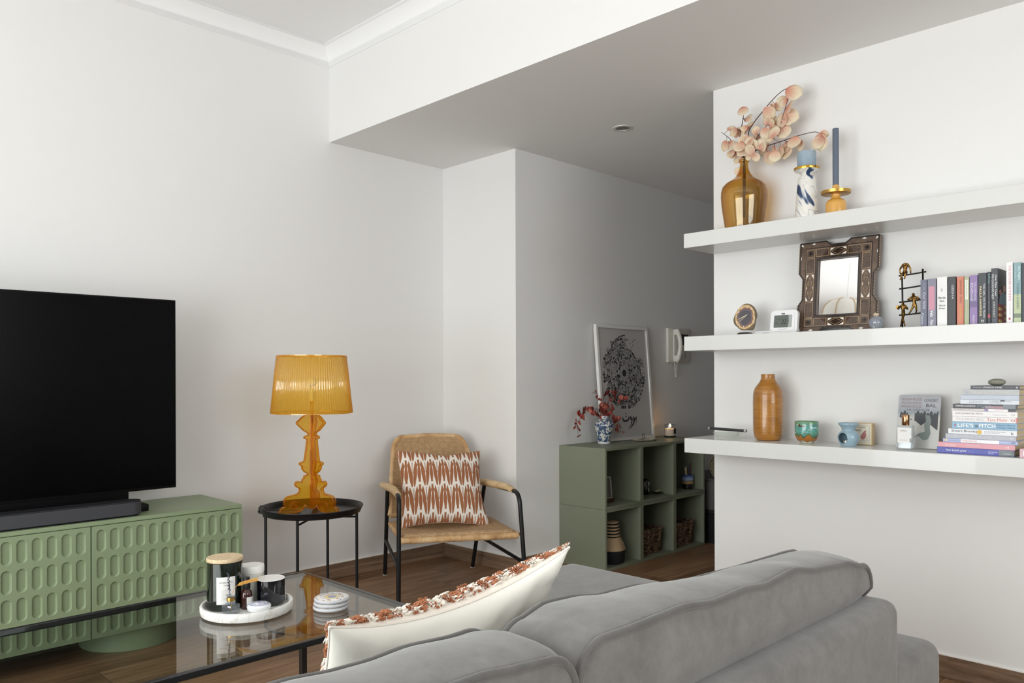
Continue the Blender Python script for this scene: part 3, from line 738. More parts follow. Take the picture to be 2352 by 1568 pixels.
MB().tube([c_(.535, .50, .385), c_(.51, .505, .385)], .008, 8).obj('frame_joint', m_black, ch)
# patterned cushion leaning in the chair
up = (b_*.21+Vector((0, 0, .375))).normalized(); ri = (s_+Vector((0, 0, -.035))).normalized(); up = (up-ri*up.dot(ri)).normalized(); nb = up.cross(ri).normalized()*1
M3 = Matrix((ri, up.cross(ri)*1, up)).transposed()
if M3.col[1].dot(b_) < 0: M3 = Matrix((ri, -up.cross(ri), up)).transposed()
ctr = FL+s_*.277+b_*.325+Vector((0, 0, .510))
def chedge(u, v, x, z):
    z -= .012*max(0, v)*(1-u*u)*(1+.5*sin(u*5+1))
    if v < 0: z += .012*(1-u*u)*(-v)
    x += .018*max(0, u)*max(0, -v)**2*1.2 - .01*max(0, -u)*max(0, v)
    return x, z
pillow_obj('patterned_cushion', (m_pat, m_pat), .458, .440, .15, 3, 'rust and white leaf patterned cushion propped in the rattan armchair', ctr, M3, Mat('rust_seam', 'b98a68', .9, var=.1), edge=chedge)
# ------------------------------------------------------------------ sofa seen from behind
def velvet(name, c):
    m = Mat(name, c, .85, sheen=.35); n = m.noise(9, 4, rough=.62); n2 = m.noise(42, 4, rough=.7); L = m.col[:3]
    m.base(m.ramp(n*.6+n2*.4, [(.36, [v*.78 for v in L]), (.64, [min(1, v*1.2) for v in L]), (.5, L)])); m.bump(m.noise(380, 2), .22, .001); return m
m_sofa = velvet('grey_velvet', '6f6d6b'); m_pipe = velvet('grey_velvet_piping', '5b5957')
so = thing('sofa', 'grey velvet sofa with piped back cushions and a chaise end, seen from behind', 'sofa', (.95, 1.2, 0))
def S(mb): # shift world coordinates into the sofa's own frame
    mb.v = [(x-.95, y-1.2, z) for x, y, z in mb.v]; return mb
def soft(name, x0, x1, y0, y1, z0, z1, r, seg=5, bulge=0, **k):
    bm = bmesh.new(); bmesh.ops.create_cube(bm, size=1)
    for v in bm.verts: v.co = Vector(((x0+x1)/2+v.co.x*(x1-x0), (y0+y1)/2+v.co.y*(y1-y0), (z0+z1)/2+v.co.z*(z1-z0)))
    bmesh.ops.bevel(bm, geom=bm.edges[:], offset=r, segments=seg, profile=.55, affect='EDGES')
    if bulge:
        bmesh.ops.subdivide_edges(bm, edges=[e for e in bm.edges if e.calc_length() > .12], cuts=7, use_grid_fill=True)
        for v in bm.verts:
            u = (v.co.x-x0)/(x1-x0); w = (v.co.y-y0)/(y1-y0)
            if v.co.z > (z0+z1)/2: v.co.z += bulge*max(0, 4*u*(1-u)*4*w*(1-w))**.6
    mb = MB().add([v.co.copy() for v in bm.verts], [[v.index for v in f.verts] for f in bm.faces]); bm.free()
    return S(mb).obj(name, m_sofa, so, smooth=80, **k)
soft('base_frame', -.30, 2.165, .66, 1.62, .10, .30, .02)
soft('chaise_base', 1.47, 2.165, .66, 1.86, .10, .30, .02)
soft('seat_cushion', -.12, 1.465, .74, 1.60, .30, .435, .035, bulge=.015)
soft('chaise_cushion', 1.47, 2.172, .651, 1.875, .295, .450, .042, bulge=.006)
soft('arm', -.36, -.14, .65, 1.62, .10, .56, .05)
soft('back_frame', -.34, 1.868, .6455, .775, .10, .612, .034)
soft('arm_block', 1.90, 2.167, .649, .80, .09, .36, .035)
for (x, y) in ((-.25, .74), (2.08, .74), (-.25, 1.54), (2.08, 1.80)):
    MB().lathe([(.0, 0), (.022, 0), (.026, .1), (.0, .1)], 16, (x-.95, y-1.2, 0)).obj('foot', m_black, so)
def interp(T, x):
    if x <= T[0][0]: return T[0][1]
    for (a, b), (c, d) in zip(T, T[1:]):
        if x <= c:
            t = (x-a)/(c-a); t = t*t*(3-2*t)*.5+t*.5; return b+(d-b)*t
    return T[-1][1]
def back_cushion(x0, x1, rear, front, yr=.70, yf=.86, zb=.45, seed=0, nm='back_cushion'):
    """box cushion: two piped outlines (rear and front) with wavy tops, bulging faces and a gusset between"""
    def outline(T, n=120):
        r = .055; pts = []
        def top(x): return interp(T, x)
        xs = [x0+r+(x1-x0-2*r)*i/60 for i in range(61)]
        L = []
        for i in range(12): a = PI-PI/2*i/12; L.append((x0+r+r*cos(a), top(x0+.008)-r*.15+(top(x0+r)-top(x0+.008)+r*.15)*sin(a)**1.2 if False else top(x0+r)-r+r*sin(a)))
        L += [(x, top(x)) for x in xs]
        for i in range(1, 13): a = PI/2-PI/2*i/12; L.append((x1-r+r*cos(a), top(x1-r)-r+r*sin(a)))
        for i in range(1, 9): L.append((x1, top(x1-r)-r+(zb+r-top(x1-r)+r)*i/8))
        for i in range(1, 9): a = -PI/2*i/8; L.append((x1-r+r*cos(a), zb+r+r*sin(a)))
        for i in range(1, 13): L.append((x1-r+(x0+r-x1+r)*i/12, zb))
        for i in range(1, 9): a = -PI/2-PI/2*i/8; L.append((x0+r+r*cos(a), zb+r+r*sin(a)))
        zt = top(x0+r)-r
        for i in range(1, 8): L.append((x0, zb+r+(zt-zb-r)*i/8))
        return L
    R = outline(rear); F = outline(front); n = len(R)
    cxm, czm = (x0+x1)/2, .6
    yo = lambda z: .035*max(0, min(1, (.635-z)/.04))
    rings = []
    def ring(pts, y, k, bul=0):
        out = []
        for i, (x, z) in enumerate(pts):
            tx = max(x0+.16, min(x1-.16, x))
            z_ = czm+(z-czm)*k; out.append((tx+(x-tx)*k, y+(yo(z_) if bul else 0), z_))
        return out
    for k in (.0, .15, .32, .5, .66, .80, .90, .965): rings.append(ring(R, yr-.012*(1-k**3), k, 1))
    rings.append(ring(R, yr, 1.0, 1))
    for t in (.06, .2, .35, .5, .65, .8, .94):
        o = []
        for i in range(n):
            x = R[i][0]+(F[i][0]-R[i][0])*t; z = R[i][1]+(F[i][1]-R[i][1])*t
            b = .016*sin(PI*t)**.7+.004*noise.noise(Vector((x*6+seed, t*3, z*6)))*sin(PI*t)
            dx, dz = x-cxm, z-czm; dn = Vector((dx/((x1-x0)/2), dz/.15)); dn = Vector((dn.x**3 if abs(dn.x) < 1.2 else dn.x, dn.y)); dn = dn.normalized() if dn.length > 0 else dn
            o.append((x+b*dn.x, yr+(yf-yr)*t+yo(z)*(1-t), z+b*dn.y*(1 if dz > 0 else .3)))
        rings.append(o)
    rings.append(ring(F, yf, 1.0))
    for k in (.965, .90, .80, .66, .5, .32, .15, .0): rings.append(ring(F, yf+.045*(1-k**3), k))
    vs = [p for r in rings for p in r]; fs = []
    for a in range(len(rings)-1):
        for i in range(n): j = (i+1) % n; fs.append((a*n+i, a*n+j, (a+1)*n+j, (a+1)*n+i))
    mb = S(MB().add(vs, fs)); c = mb.obj(nm, m_sofa, so, smooth=180)
    for P, y in ((R, yr), (F, yf)):
        S(MB().tube([(x, y+(yo(z) if y == yr else 0), z) for x, z in P], .0062, 8, closed=True)).obj('piping', m_pipe, c, smooth=180)
    return c
rearR = [(.82, .728), (.86, .744), (.93, .743), (1.08, .7456), (1.17, .735), (1.27, .737), (1.35, .730), (1.46, .7377), (1.56, .722), (1.70, .711), (1.78, .692), (1.83, .68)]
frontR = [(.855, .722), (.887, .739), (.93, .749), (.99, .746), (1.07, .734), (1.16, .732), (1.26, .717), (1.36, .709), (1.54, .703), (1.74, .700), (1.87, .692)]
rearL = [(-.2, .73), (.2, .75), (.62, .752), (.65, .752), (.70, .746), (.76, .741), (.80, .730)]
frontL = [(-.2, .73), (.2, .75), (.474, .748), (.54, .742), (.59, .741), (.65, .745), (.73, .740), (.78, .741), (.82, .7345), (.85, .723)]
back_cushion(.825, 1.835, rearR, frontR, seed=1)
back_cushion(-.19, .818, rearL, frontL, seed=5)
# cream cushion with tufted rust face, leaning on the back cushions
m_cream = Mat('cream_cotton', 'efece2', .9, var=.02, vs=6, bump=.15, bs=300)
m_tuftw = Mat('cream_tuft', 'efe7dc', .95, var=.06, vs=60, bump=.6, bs=300)
m_tuftr = Mat('rust_tuft', 'b87a58', .95, var=.22, vs=90, bump=.8, bs=350)
A = Vector((.655, 1.05, .7317)); Bp = Vector((1.132, .985, .7845))
Wp = .482; Hp = .36; lean = math.radians(36)
ri = (Bp-A).normalized(); dn = Vector((.12, sin(lean), -cos(lean))); up = -dn; up = (up-ri*up.dot(ri)).normalized()
M3 = Matrix((ri, up.cross(ri), up)).transposed()
if M3.determinant() < 0: M3 = Matrix((ri, -up.cross(ri), up)).transposed()
ctr = (A+Bp)/2-up*(Hp/2)
def wedge(u, v, x, z):
    k = max(0, v)
    z += .008*k*max(0, u)**4-.052*k*(1-u*u); return x, z
# local +y points to the camera side for this orientation or away: find out
cp = pillow_obj('tufted_cushion', (m_cream, m_tuftw) if M3.col[1].y > 0 else (m_tuftw, m_cream), Wp, Hp, .13, 9, 'cream cushion with a tufted rust and white face leaning on the grey sofa back', ctr, M3, m_tuftw, edge=wedge, sag=.075, N=48)
fs_ = 1 if M3.col[1].y > 0 else -1
mb1 = MB(); mb2 = MB(); _, PP = pillow_surf(Wp, Hp, .13, 4, (fs_,), seed=9, edge=wedge, sag=.075)
rnd_ = random.Random(3)
def strands(mb, uu, vv, n, ang, L, wd, lift=0):
    for k in range(n):
        a = uu+rnd_.uniform(-1, 1)*wd/Wp*2; b = max(-1, min(.995, vv+rnd_.uniform(-1, 1)*wd/Hp*1.6))
        a = max(-.998, min(.998, a)); p = Vector(PP(a, b, fs_))+Vector((0, fs_*(.0015+lift+rnd_.uniform(0, .0025)), 0))
        an = ang+rnd_.uniform(-.35, .35); d = Vector((sin(an), 0, cos(an)))*L*rnd_.uniform(.7, 1.1); r = rnd_.uniform(.0012, .0019)
        mb.tube([p-d, p-d*.3+Vector((0, fs_*.0022, 0)), p+d*.4+Vector((0, fs_*.0022, 0)), p+d], [r*.5, r, r, r*.4], 5)
cols, rows = 18, 11
for r in range(rows):
    for c in range(cols):
        vv = sin((-1+2*(r+.5)/rows)*PI/2); uu = sin((-1+2*(c+.5+.5*(r % 2))/cols)*PI/2)
        if abs(uu) > .985: continue
        rust = (c+r) % 2 == 0 or c % 5 == 0
        strands(mb1 if rust else mb2, uu, vv, 12 if rust else 8, .6 if c % 2 else -.6, .009, .0075, .001 if rust else 0)
for i in range(40):     # tufts along the upper and side seams
    uu = -1+2*(i+.5)/40; uu = sin(uu*PI/2)
    for vv in (.90, .95, .98, .999): strands(mb1 if (i//2) % 2 == 0 else mb2, uu, vv, 6, .5 if i % 2 else -.5, .007, .005, .0015)
    strands(mb1 if i % 3 else mb2, .985 if i % 2 else -.985, uu, 5, 0, .006, .004, .001)
mb1.obj('rust_tufts', m_tuftr, cp, smooth=180)['kind'] = 'stuff'
mb2.obj('white_tufts', m_tuftw, cp, smooth=180)['kind'] = 'stuff'
# ------------------------------------------------------------------ six stacked green cube shelves in the hall
m_cube = Mat('grey_green_cube', '7f8470', .5, var=.03, vs=4)
cube0 = None
CU = [(i, j) for j in (0, 1) for i in range(3)]
cl = {(0, 0): 'lower left green cube shelf, holding the striped straw bag', (1, 0): 'lower middle green cube shelf, holding a dark wicker basket', (2, 0): 'lower right green cube shelf, holding a dark wicker basket',
      (0, 1): 'upper left green cube shelf, holding the silver photo frame', (1, 1): 'upper middle green cube shelf, holding the black cross vase', (2, 1): 'upper right green cube shelf, holding the painted brush pot'}
for (i, j) in CU:
    x = 3.5664+.35*i; loc = (x+.175, 3.0, .35*j+(.0005 if j else 0))
    if cube0 is None:
        cube0 = thing('cube_shelf', cl[(i, j)], 'cube shelf', loc, group='green cube shelves'); h = .1745; t = .0155; a, b = -.174, .1752
        MB().box(-h+t, h-t, a, b, 0, t).obj('bottom_panel', m_cube, cube0, bevel=.001)
        MB().box(-h+t, h-t, a, b, .3495-t, .3495).obj('top_panel', m_cube, cube0, bevel=.001)
        for s in (-1, 1): MB().box(min(s*h, s*(h-t)), max(s*h, s*(h-t)), a, b, 0, .3495).obj('side_panel', m_cube, cube0, bevel=.001)
        MB().box(-h+t, h-t, b-.008, b, t, .3495-t).obj('back_panel', m_cube, cube0)
    else:
        c = copy_tree(cube0); c.location = loc; c['label'] = cl[(i, j)]
ZC_ = .7
# ------------------------------------------------------------------ framed poster leaning on the wall
m_alf = Mat('silver_white_frame', 'f2f1ee', .22, .1, var=.02)
m_print = Mat('poster_paper', 'dedbd9', .8, var=.01)
m_pglass = thin_glass('picture_glass', (.97, .97, .97), .03)
PW, PH = .548, .737
lean = math.atan2(.058, PH)
po = thing('framed_poster', 'tall white framed poster of a round black city drawing leaning on the hall wall', 'poster', (3.885+PW/2, 3.100, ZC_+.0015))
po.rotation_euler = (-lean, 0, 0)
def pbox(x0, x1, z0, z1, y0, y1, mb): return mb.box(x0, x1, y0, y1, z0, z1)
fw = .020; mb = MB()
pbox(-PW/2, PW/2, 0, fw, -.009, .012, mb); pbox(-PW/2, PW/2, PH-fw, PH, -.009, .012, mb); pbox(-PW/2, -PW/2+fw, fw, PH-fw, -.009, .012, mb); pbox(PW/2-fw, PW/2, fw, PH-fw, -.009, .012, mb)
mb.obj('frame', m_alf, po, bevel=.002)
MB().box(-PW/2+fw, PW/2-fw, .002, .006, fw, PH-fw).obj('print', m_print, po)
MB().box(-PW/2+fw, PW/2-fw, -.004, -.002, fw, PH-fw).obj('glass', m_pglass, po)
# the drawing: rings of little crooked houses round a dark disc
R_ = random.Random(11); ink = MB(); pap = MB(); FP = frame((0, .0018, 0), (1, 0, 0), (0, 0, 1))
ccx, ccz = -.002, .430
def quad(mb, pts, t): mb.add([(x, z, t) for x, z in pts], [tuple(range(len(pts)))], FP)
def pol(r, a): return (ccx+r*sin(a)*.95, ccz+r*cos(a)*1.0)
quad(ink, [pol(.024, i*2*PI/28) for i in range(28)], .0002)
for r0 in (.031, .038, .045):
    n = 60; 
    for i in range(n):
        if R_.random() < .88: quad(ink, [pol(r0, i*2*PI/n), pol(r0, (i+1)*2*PI/n), pol(r0+.0028, (i+1)*2*PI/n), pol(r0+.0028, i*2*PI/n)], .0002)
r = .052; ringi = 0
while r < .215:
    h = .017+.006*R_.random(); a = R_.random()
    end = a+2*PI
    while a < end-.02:
        w = (.009+.015*R_.random())/r; hh = h*(.75+.5*R_.random()); g = .0016+.0012*R_.random()
        if a+w > end: w = end-a
        hole = r > .17 and .15 < (a % (2*PI)) < 1.05
        k = R_.random(); tl = R_.uniform(-.09, .09)*w; pk = R_.choice((1.05, .8, .8, .9))
        if not hole and (r < .195 or R_.random() < .8):
            P = [pol(r, a+.1*w), pol(r, a+w*.93), pol(r+hh*.8, a+w*.93+tl), pol(r+hh*pk, a+w*.5+tl), pol(r+hh*.8, a+.1*w+tl)]
            quad(ink, P, .0002)
            if k > .30:
                m = Vector((sum(p[0] for p in P)/5, sum(p[1] for p in P)/5)); sc = 1-g*2/(hh*.8) if k < .85 else .45; sc2 = max(.3, min(.8, 1-g*2/(w*r)))
                quad(pap, [(m.x+(p[0]-m.x)*min(sc, sc2), m.y+(p[1]-m.y)*min(sc, sc2)) for p in P], .0004)
                if k > .5:
                    for q in range(2):
                        r1 = r+hh*(.25+.28*q); quad(ink, [pol(r1, a+w*.3), pol(r1, a+w*.72), pol(r1+.0016, a+w*.72), pol(r1+.0016, a+w*.3)], .0006)
        a += w
    r += h*.98
for i in range(9):
    x = .02+.014*R_.randrange(9)+.006*R_.random(); z = .60+.012*R_.randrange(5); s = .004
    quad(ink, [(x-s, z-s), (x+s*.6, z-s*1.2), (x+s, z+s), (x-s*.4, z+s*1.3)], .0002)
pth = smooth_path([(-.055, .632, 0), (-.04, .660, 0), (.0, .672, 0), (.03, .676, 0)], 5)
for a, b in zip(pth, pth[1:]): quad(ink, [(a.x, a.y-.003), (b.x, b.y-.003), (b.x, b.y+.004), (a.x, a.y+.004)], .0002)
ink.obj('drawing', m_ink, po); pap.obj('drawing_windows', m_print, po)
# the word under the drawing, right to left
def stroke(mb, pts, wd, t=.0003):
    P = smooth_path([(x, z, 0) for x, z in pts], 5); n = len(P); L = []
    for i, p in enumerate(P):
        d = (P[min(n-1, i+1)]-P[max(0, i-1)]).normalized(); nn = Vector((-d.y, d.x, 0)); k = i/(n-1); ww = wd*(wd and (1 if .08 < k < .85 else .55)); L.append((p+nn*ww/2, p-nn*ww/2))
    for (a, b), (c, d) in zip(L, L[1:]): mb.add([(a.x, a.y, t), (b.x, b.y, t), (d.x, d.y, t), (c.x, c.y, t)], [(0, 1, 2, 3)], FP)
ar = MB(); ox, oz = .0, .145
def K(x, y): return (ox+(x-605)/1416*.28/.35*1.0, oz+(1200-y)/1568*.31/.33)
def AK(pts): return [((x-512)*.00091+.012, .122+(1200-y)*.00057) for x, y in pts]
stroke(ar, AK([(446, 1155), (447, 1185), (462, 1200), (495, 1197), (512, 1180), (516, 1150)]), .0125)
stroke(ar, AK([(548, 1165), (535, 1160), (530, 1175), (543, 1185), (552, 1175), (550, 1200), (538, 1240), (505, 1290)]), .0105)
stroke(ar, AK([(566, 1150), (572, 1180), (566, 1225), (545, 1262), (528, 1290)]), .0105)
stroke(ar, AK([(566, 1190), (582, 1192), (587, 1160)]), .0105); stroke(ar, AK([(586, 1190), (600, 1190), (604, 1155)]), .0105)
for x, y in ((484, 1120), (484, 1150), (580, 1213), (579, 1240), (601, 1218)):
    c0 = AK([(x, y)])[0]; quad(ar, [(c0[0]+.0055*cos(i*PI/3), c0[1]+.006*sin(i*PI/3)) for i in range(6)], .0003)
ar.obj('lettering', m_ink, po)
# ------------------------------------------------------------------ things on top of the cubes
m_gj = Mat('blue_white_ginger_jar', 'eef0f2', .15, coat=.6); porcelain(m_gj, 52, .575, '43587a', 'd8d8d0', .02)
gj = thing('ginger_jar', 'blue and white porcelain ginger jar with red dried branches on the green cubes', 'vase', (3.845, 3.056, ZC_+.001))
prof = [(.001, 0), (.032, 0), (.034, .003), (.033, .007)]; gj.scale = (1.12,)*3; prof += [(.034, .010), (.036, .03), (.044, .062), (.0525, .092), (.0535, .104), (.048, .119), (.036, .129), (.025, .133), (.0235, .136), (.0235, .143), (.0265, .146), (.0265, .149), (.021, .149), (.020, .134), (.001, .13)]
MB().lathe(prof[:15], 48).obj('body', m_gj, gj)
MB().lathe([(.0245, .1335), (.0235, .136), (.0235, .143), (.0265, .146), (.0265, .149), (.021, .149), (.020, .134)], 40).lathe([(.001, -.0002), (.0335, -.0002), (.0350, .004), (.0345, .009)], 40).obj('white_rings', m_porc, gj)
def leafy(name, label, cat, base, stems, leaves, m_stem, m_leaf, plane, group, sr=.0016, rs=0, thick=.6):
    """branch with round leaves; plane maps (u, z, depth) to world coordinates"""
    Rn = random.Random(rs); root = thing(name, label, cat, base, group=group); mb = MB()
    B = Vector(base)
    for s in stems:
        P = smooth_path([Vector(plane(u, z, dd))-B for u, z, dd in s], 5); n = len(P)
        mb.tube(P, [sr*(1.25-.8*i/(n-1)) for i in range(n)], 7)
    lf = MB(); att = []
    for (u, z, rr) in leaves:
        dd = Rn.uniform(-1, 1)*.032; c = Vector(plane(u, z, dd))-B
        # nearest stem point
        best = None
        for s in stems:
            for q in smooth_path([Vector(plane(a, b, c2))-B for a, b, c2 in s], 3):
                d = (q-c).length
                if best is None or d < best[0]: best = (d, q)
        q = best[1]
        if best[0] > rr*2.2: c = q+(c-q)*(rr*1.9/best[0])
        dr = (c-q); dr = dr.normalized() if dr.length > 1e-4 else Vector((0, 0, -1))
        view = Vector(plane(0, 0, -1))-Vector(plane(0, 0, 0)); nrm = (view+Vector((Rn.uniform(-1, 1), Rn.uniform(-1, 1), Rn.uniform(-1, 1)))*thick).normalized()
        dr = (dr-nrm*dr.dot(nrm)).normalized(); sd = nrm.cross(dr); N = 20; vs = [tuple(c)]; att.append((0, 0))
        cup = Rn.uniform(.05, .3)
        for ring in (.35, .7, 1.0):
            for i in range(N):
                a = 2*PI*i/N; x = cos(a)*ring; y = sin(a)*ring
                w = 1-.10*max(0, -x)**2; x2 = x*1.05+(.12 if (i == 0 and ring == 1) else 0)
                p = c+dr*(x2*rr)+sd*(y*rr*w)+nrm*(rr*cup*(ring**2)*(.6+.4*cos(2*a)))
                vs.append(tuple(p)); att.append((x2, y))
        fs = [(0, 1+i, 1+(i+1) % N) for i in range(N)]+[(1+r2*N+i, 1+(r2+1)*N+i, 1+(r2+1)*N+(i+1) % N, 1+r2*N+(i+1) % N) for r2 in (0, 1) for i in range(N)]
        lf.add(vs, fs)
        mb.tube([q, c-dr*rr*.95], sr*.4, 5)
    mb.obj('stem', m_stem, root, smooth=180)
    o = lf.obj('leaves', m_leaf, root, smooth=180, weld=False); at_ = o.data.attributes.new('leaf_uv', 'FLOAT_VECTOR', 'POINT'); [setattr(at_.data[i], 'vector', (a, b, 0)) for i, (a, b) in enumerate(att)]; sm = o.modifiers.new('t', 'SOLIDIFY'); sm.thickness = .0006
    return root
m_rstem = Mat('dark_twig', '3c2320', .7, var=.1)
m_rleaf = Mat('red_dried_leaf', '9b3f38', .6); n = m_rleaf.noise(38, 2); m_rleaf.base(m_rleaf.ramp(n, [(.32, '6e1f20'), (.5, 'a0443c'), (.68, 'c47a68')]))
RB = [[(3.862, .765), (3.86, .846), (3.833, .877), (3.78, .91), (3.738, .914), (3.686, .922), (3.63, .902), (3.617, .867), (3.598, .844), (3.589, .815), (3.578, .792), (3.589, .759)],
      [(3.862, .765), (3.862, .846), (3.853, .895), (3.848, .932), (3.824, .96), (3.786, .988), (3.743, 1.014)],
      [(3.862, .765), (3.867, .845), (3.887, .894), (3.92, .921), (3.897, .974), (3.87, .985), (3.893, 1.005), (3.983, 1.01), (4.023, .978), (3.998, .947)],
      [(3.862, .765), (3.872, .845), (3.902, .881), (3.942, .855), (3.967, .82), (3.992, .79), (4.022, .751)]]
RL = [(3.745, 1.01, .008), (3.776, .992, .011), (3.8, .973, .008), (3.819, .96, .005), (3.695, .918, .014), (3.649, .908, .018), (3.626, .893, .014), (3.626, .867, .017), (3.607, .85, .008), (3.594, .833, .009), (3.596, .821, .007), (3.578, .798, .01), (3.587, .765, .006), (3.733, .914, .014), (3.723, .899, .009), (3.775, .885, .015), (3.804, .863, .014), (3.898, 1.005, .017), (3.983, 1.006, .012), (3.942, 1.013, .009), (4.003, .984, .018), (4.034, .974, .012), (3.99, .947, .009), (3.897, .974, .007), (3.853, .944, .011), (3.882, .953, .009), (3.824, .939, .009), (3.848, .92, .014), (3.877, .928, .012), (3.902, .918, .012), (3.829, .902, .014), (3.868, .894, .015), (3.902, .9, .009), (3.882, .879, .012), (3.922, .856, .015), (3.962, .851, .012), (3.957, .823, .011), (3.977, .803, .009), (3.992, .775, .009), (4.012, .758, .009), (3.853, .877, .011), (3.84, .885, .012), (3.86, .91, .012), (3.875, .87, .010), (3.89, .862, .010)]
RL = [(u, z, r*1.2) for u, z, r in RL]; RL += [(u+.012*sin(i*3.1), z+.010*cos(i*2.3), r*.85) for i, (u, z, r) in enumerate(RL)]+[(u-.010*cos(i*2.1), z-.011*sin(i*1.7), r*.8) for i, (u, z, r) in enumerate(RL)]
hp = lambda u, z, d: (u, 3.060+d, z)
def near_split(stems, leaves):
    out = [[] for _ in stems]
    for l in leaves:
        k = min(range(len(stems)), key=lambda i: min((q[0]-l[0])**2+(q[1]-l[1])**2 for q in stems[i][1:])); out[k].append(l)
    return out
spl = near_split(RB, RL)
for i, (s, lb) in enumerate(zip(RB, ('long red leaved branch arching down to the left out of the ginger jar', 'short red leaved branch pointing to the upper left from the ginger jar', 'red leaved branch curling right across the poster from the ginger jar', 'red leaved branch drooping down to the right of the ginger jar'))):
    leafy('dried_branch', lb, 'dried branch', (3.862, 3.060, .768), [[(u, z, (0.004*(i-1.5)) if k < 2 else -.012-.012*sin(k*1.3+i)) for k, (u, z) in enumerate(s)]], spl[i], m_rstem, m_rleaf, hp, 'red branches in the ginger jar', .0013, i, .8)
# wavy dish with keys
m_dish = Mat('cream_stone_dish', 'cfc6b6', .45); n = m_dish.noise(24, 4, dist=2); m_dish.base(m_dish.ramp(n, [(.4, 'd8d0c2'), (.6, 'b9ac98')]))
ds = MB().lathe([(.001, .0), (.045, .0), (.056, .004), (.060, .009), (.0575, .0105), (.050, .0065), (.001, .004)], 60, fn=lambda r, z, a: r*(1.22+.10*cos(5*a+.6)) if r > .03 else r).obj('catch_all_dish', m_dish); ds.location = (4.185, 2.995, ZC_+.001); ds.scale = (1.45, .80, 1.25); bpy.context.view_layer.update()
tag(ds, 'cream wavy edged stone dish with a bunch of keys on the green cubes', 'dish')
ky = thing('key_bunch', 'small dark bunch of keys with a ring lying in the cream dish', 'keys', (4.17, 2.995, ZC_+.0085), .3)
ky.scale = (1.35,)*3
MB().tube([(.0+.014*cos(a), .003*sin(a), .014+.014*sin(a)) for a in [i*2*PI/24 for i in range(24)]], .0013, 6, closed=True).obj('key_ring', m_black, ky)
for k, (a, l) in enumerate(((2.9, .045), (2.6, .036), (.1, .03), (-.5, .03))):
    MB().box(.004, l, -.003, .003, 0, .002, M=Matrix.Rotation(a, 4, 'Z')).lathe([(.001, 0), (.008, 0), (.008, .003), (.001, .003)], 16, (.012*cos(a), .012*sin(a), 0)).obj('key', m_brass if k == 2 else m_black, ky)
# burning candle
m_wax = Mat('candle_wax', 'f6d9c2', .6, var=.02)
m_wax.b.inputs['Subsurface Weight'].default_value = .4; m_wax.b.inputs['Subsurface Radius'].default_value = (.02, .01, .006)
cdl = thing('burning_candle', 'small burning candle in a clear glass with a black label on the green cubes', 'candle', (4.540, 3.045, ZC_+.001))
cdl.scale = (1.08,)*3
MB().lathe([(.001, 0), (.0360, 0), (.0372, .002), (.0372, .009), (.001, .009)], 40).obj('base', Mat('candle_base', '24211f', .2, coat=.5, var=.05), cdl)
MB().lathe([(.0358, .0095), (.0358, .078)], 48).lathe([(.0338, .0095), (.0338, .078)], 48).lathe([(.0338, .078), (.0348, .079), (.0358, .078)], 48).obj('glass', m_glassc, cdl)
MB().lathe([(.001, .0095), (.0332, .0095), (.0332, .052), (.001, .051)], 40).obj('wax', m_wax, cdl)
label_patch(MB(), .0360, VA+.15, VA+1.2, .022, .055).obj('paper_label', m_ink, cdl)
MB().tube([(0, 0, .05), (.001, 0, .060)], .0009, 6).obj('wick', m_ink, cdl)
m_fl = Mat('flame', 'ffb347', .5); m_fl.b.inputs['Emission Color'].default_value = (1, .55, .16, 1); m_fl.b.inputs['Emission Strength'].default_value = 14
MB().lathe([(.0005, 0), (.0032, .004), (.0040, .008), (.0030, .015), (.0012, .022), (.0002, .026)], 16, (0, 0, .058)).obj('flame', m_fl, cdl)
pl = bpy.data.lights.new('candle_glow', 'POINT'); pl.energy = .12; pl.color = (1, .55, .22); pl.shadow_soft_size = .006
pol_ = bpy.data.objects.new('candle_glow', pl); COL.objects.link(pol_); pol_.location = (4.540, 3.045, ZC_+.001+.088)
# ------------------------------------------------------------------ wall intercom with handset
m_int = Mat('intercom_plastic', 'e6e2da', .4, var=.01); m_ints = Mat('intercom_screen', '1c1d20', .15, coat=.4, var=.05)
it = thing('wall_intercom', 'white wall intercom with a handset and dark screen on the hall wall', 'intercom', (4.818, 3.175, 1.205))
MB().box(-.134, .134, -.022, 0, 0, .240, .004).obj('wall_plate', m_int, it)
MB().box(-.075, .120, -.030, -.022, .012, .226, .003).obj('front_panel', m_int, it)
MB().box(-.012, .100, -.032, -.030, .125, .200).obj('screen', m_ints, it)
MB().box(.055, .062, -.033, -.030, .03, .09).obj('button', m_chrome, it)
pts = smooth_path([(-.070, -.045, .012), (-.070, -.060, .03), (-.070, -.074, .08), (-.070, -.078, .12), (-.070, -.074, .16), (-.070, -.060, .205), (-.070, -.045, .225)], 5)
MB().tube(pts, [.019-.004*sin(PI*i/(len(pts)-1)) for i in range(len(pts))], 14).box(-.087, -.053, -.058, -.030, .006, .05, .006).box(-.087, -.053, -.058, -.030, .19, .232, .006).obj('handset', Mat('handset_plastic', 'e4e1d9', .3, var=.01), it)
pts = []
for i in range(160):
    u = i/159; z = .004-.105*(1-abs(2*u-1)**1.6); x = -.062+.014*(u-.5)*2; a = i*1.15
    pts.append((x+.006*cos(a), -.035+.006*sin(a), z))
MB().tube(pts, .0016, 5).obj('coiled_cord', m_int, it)
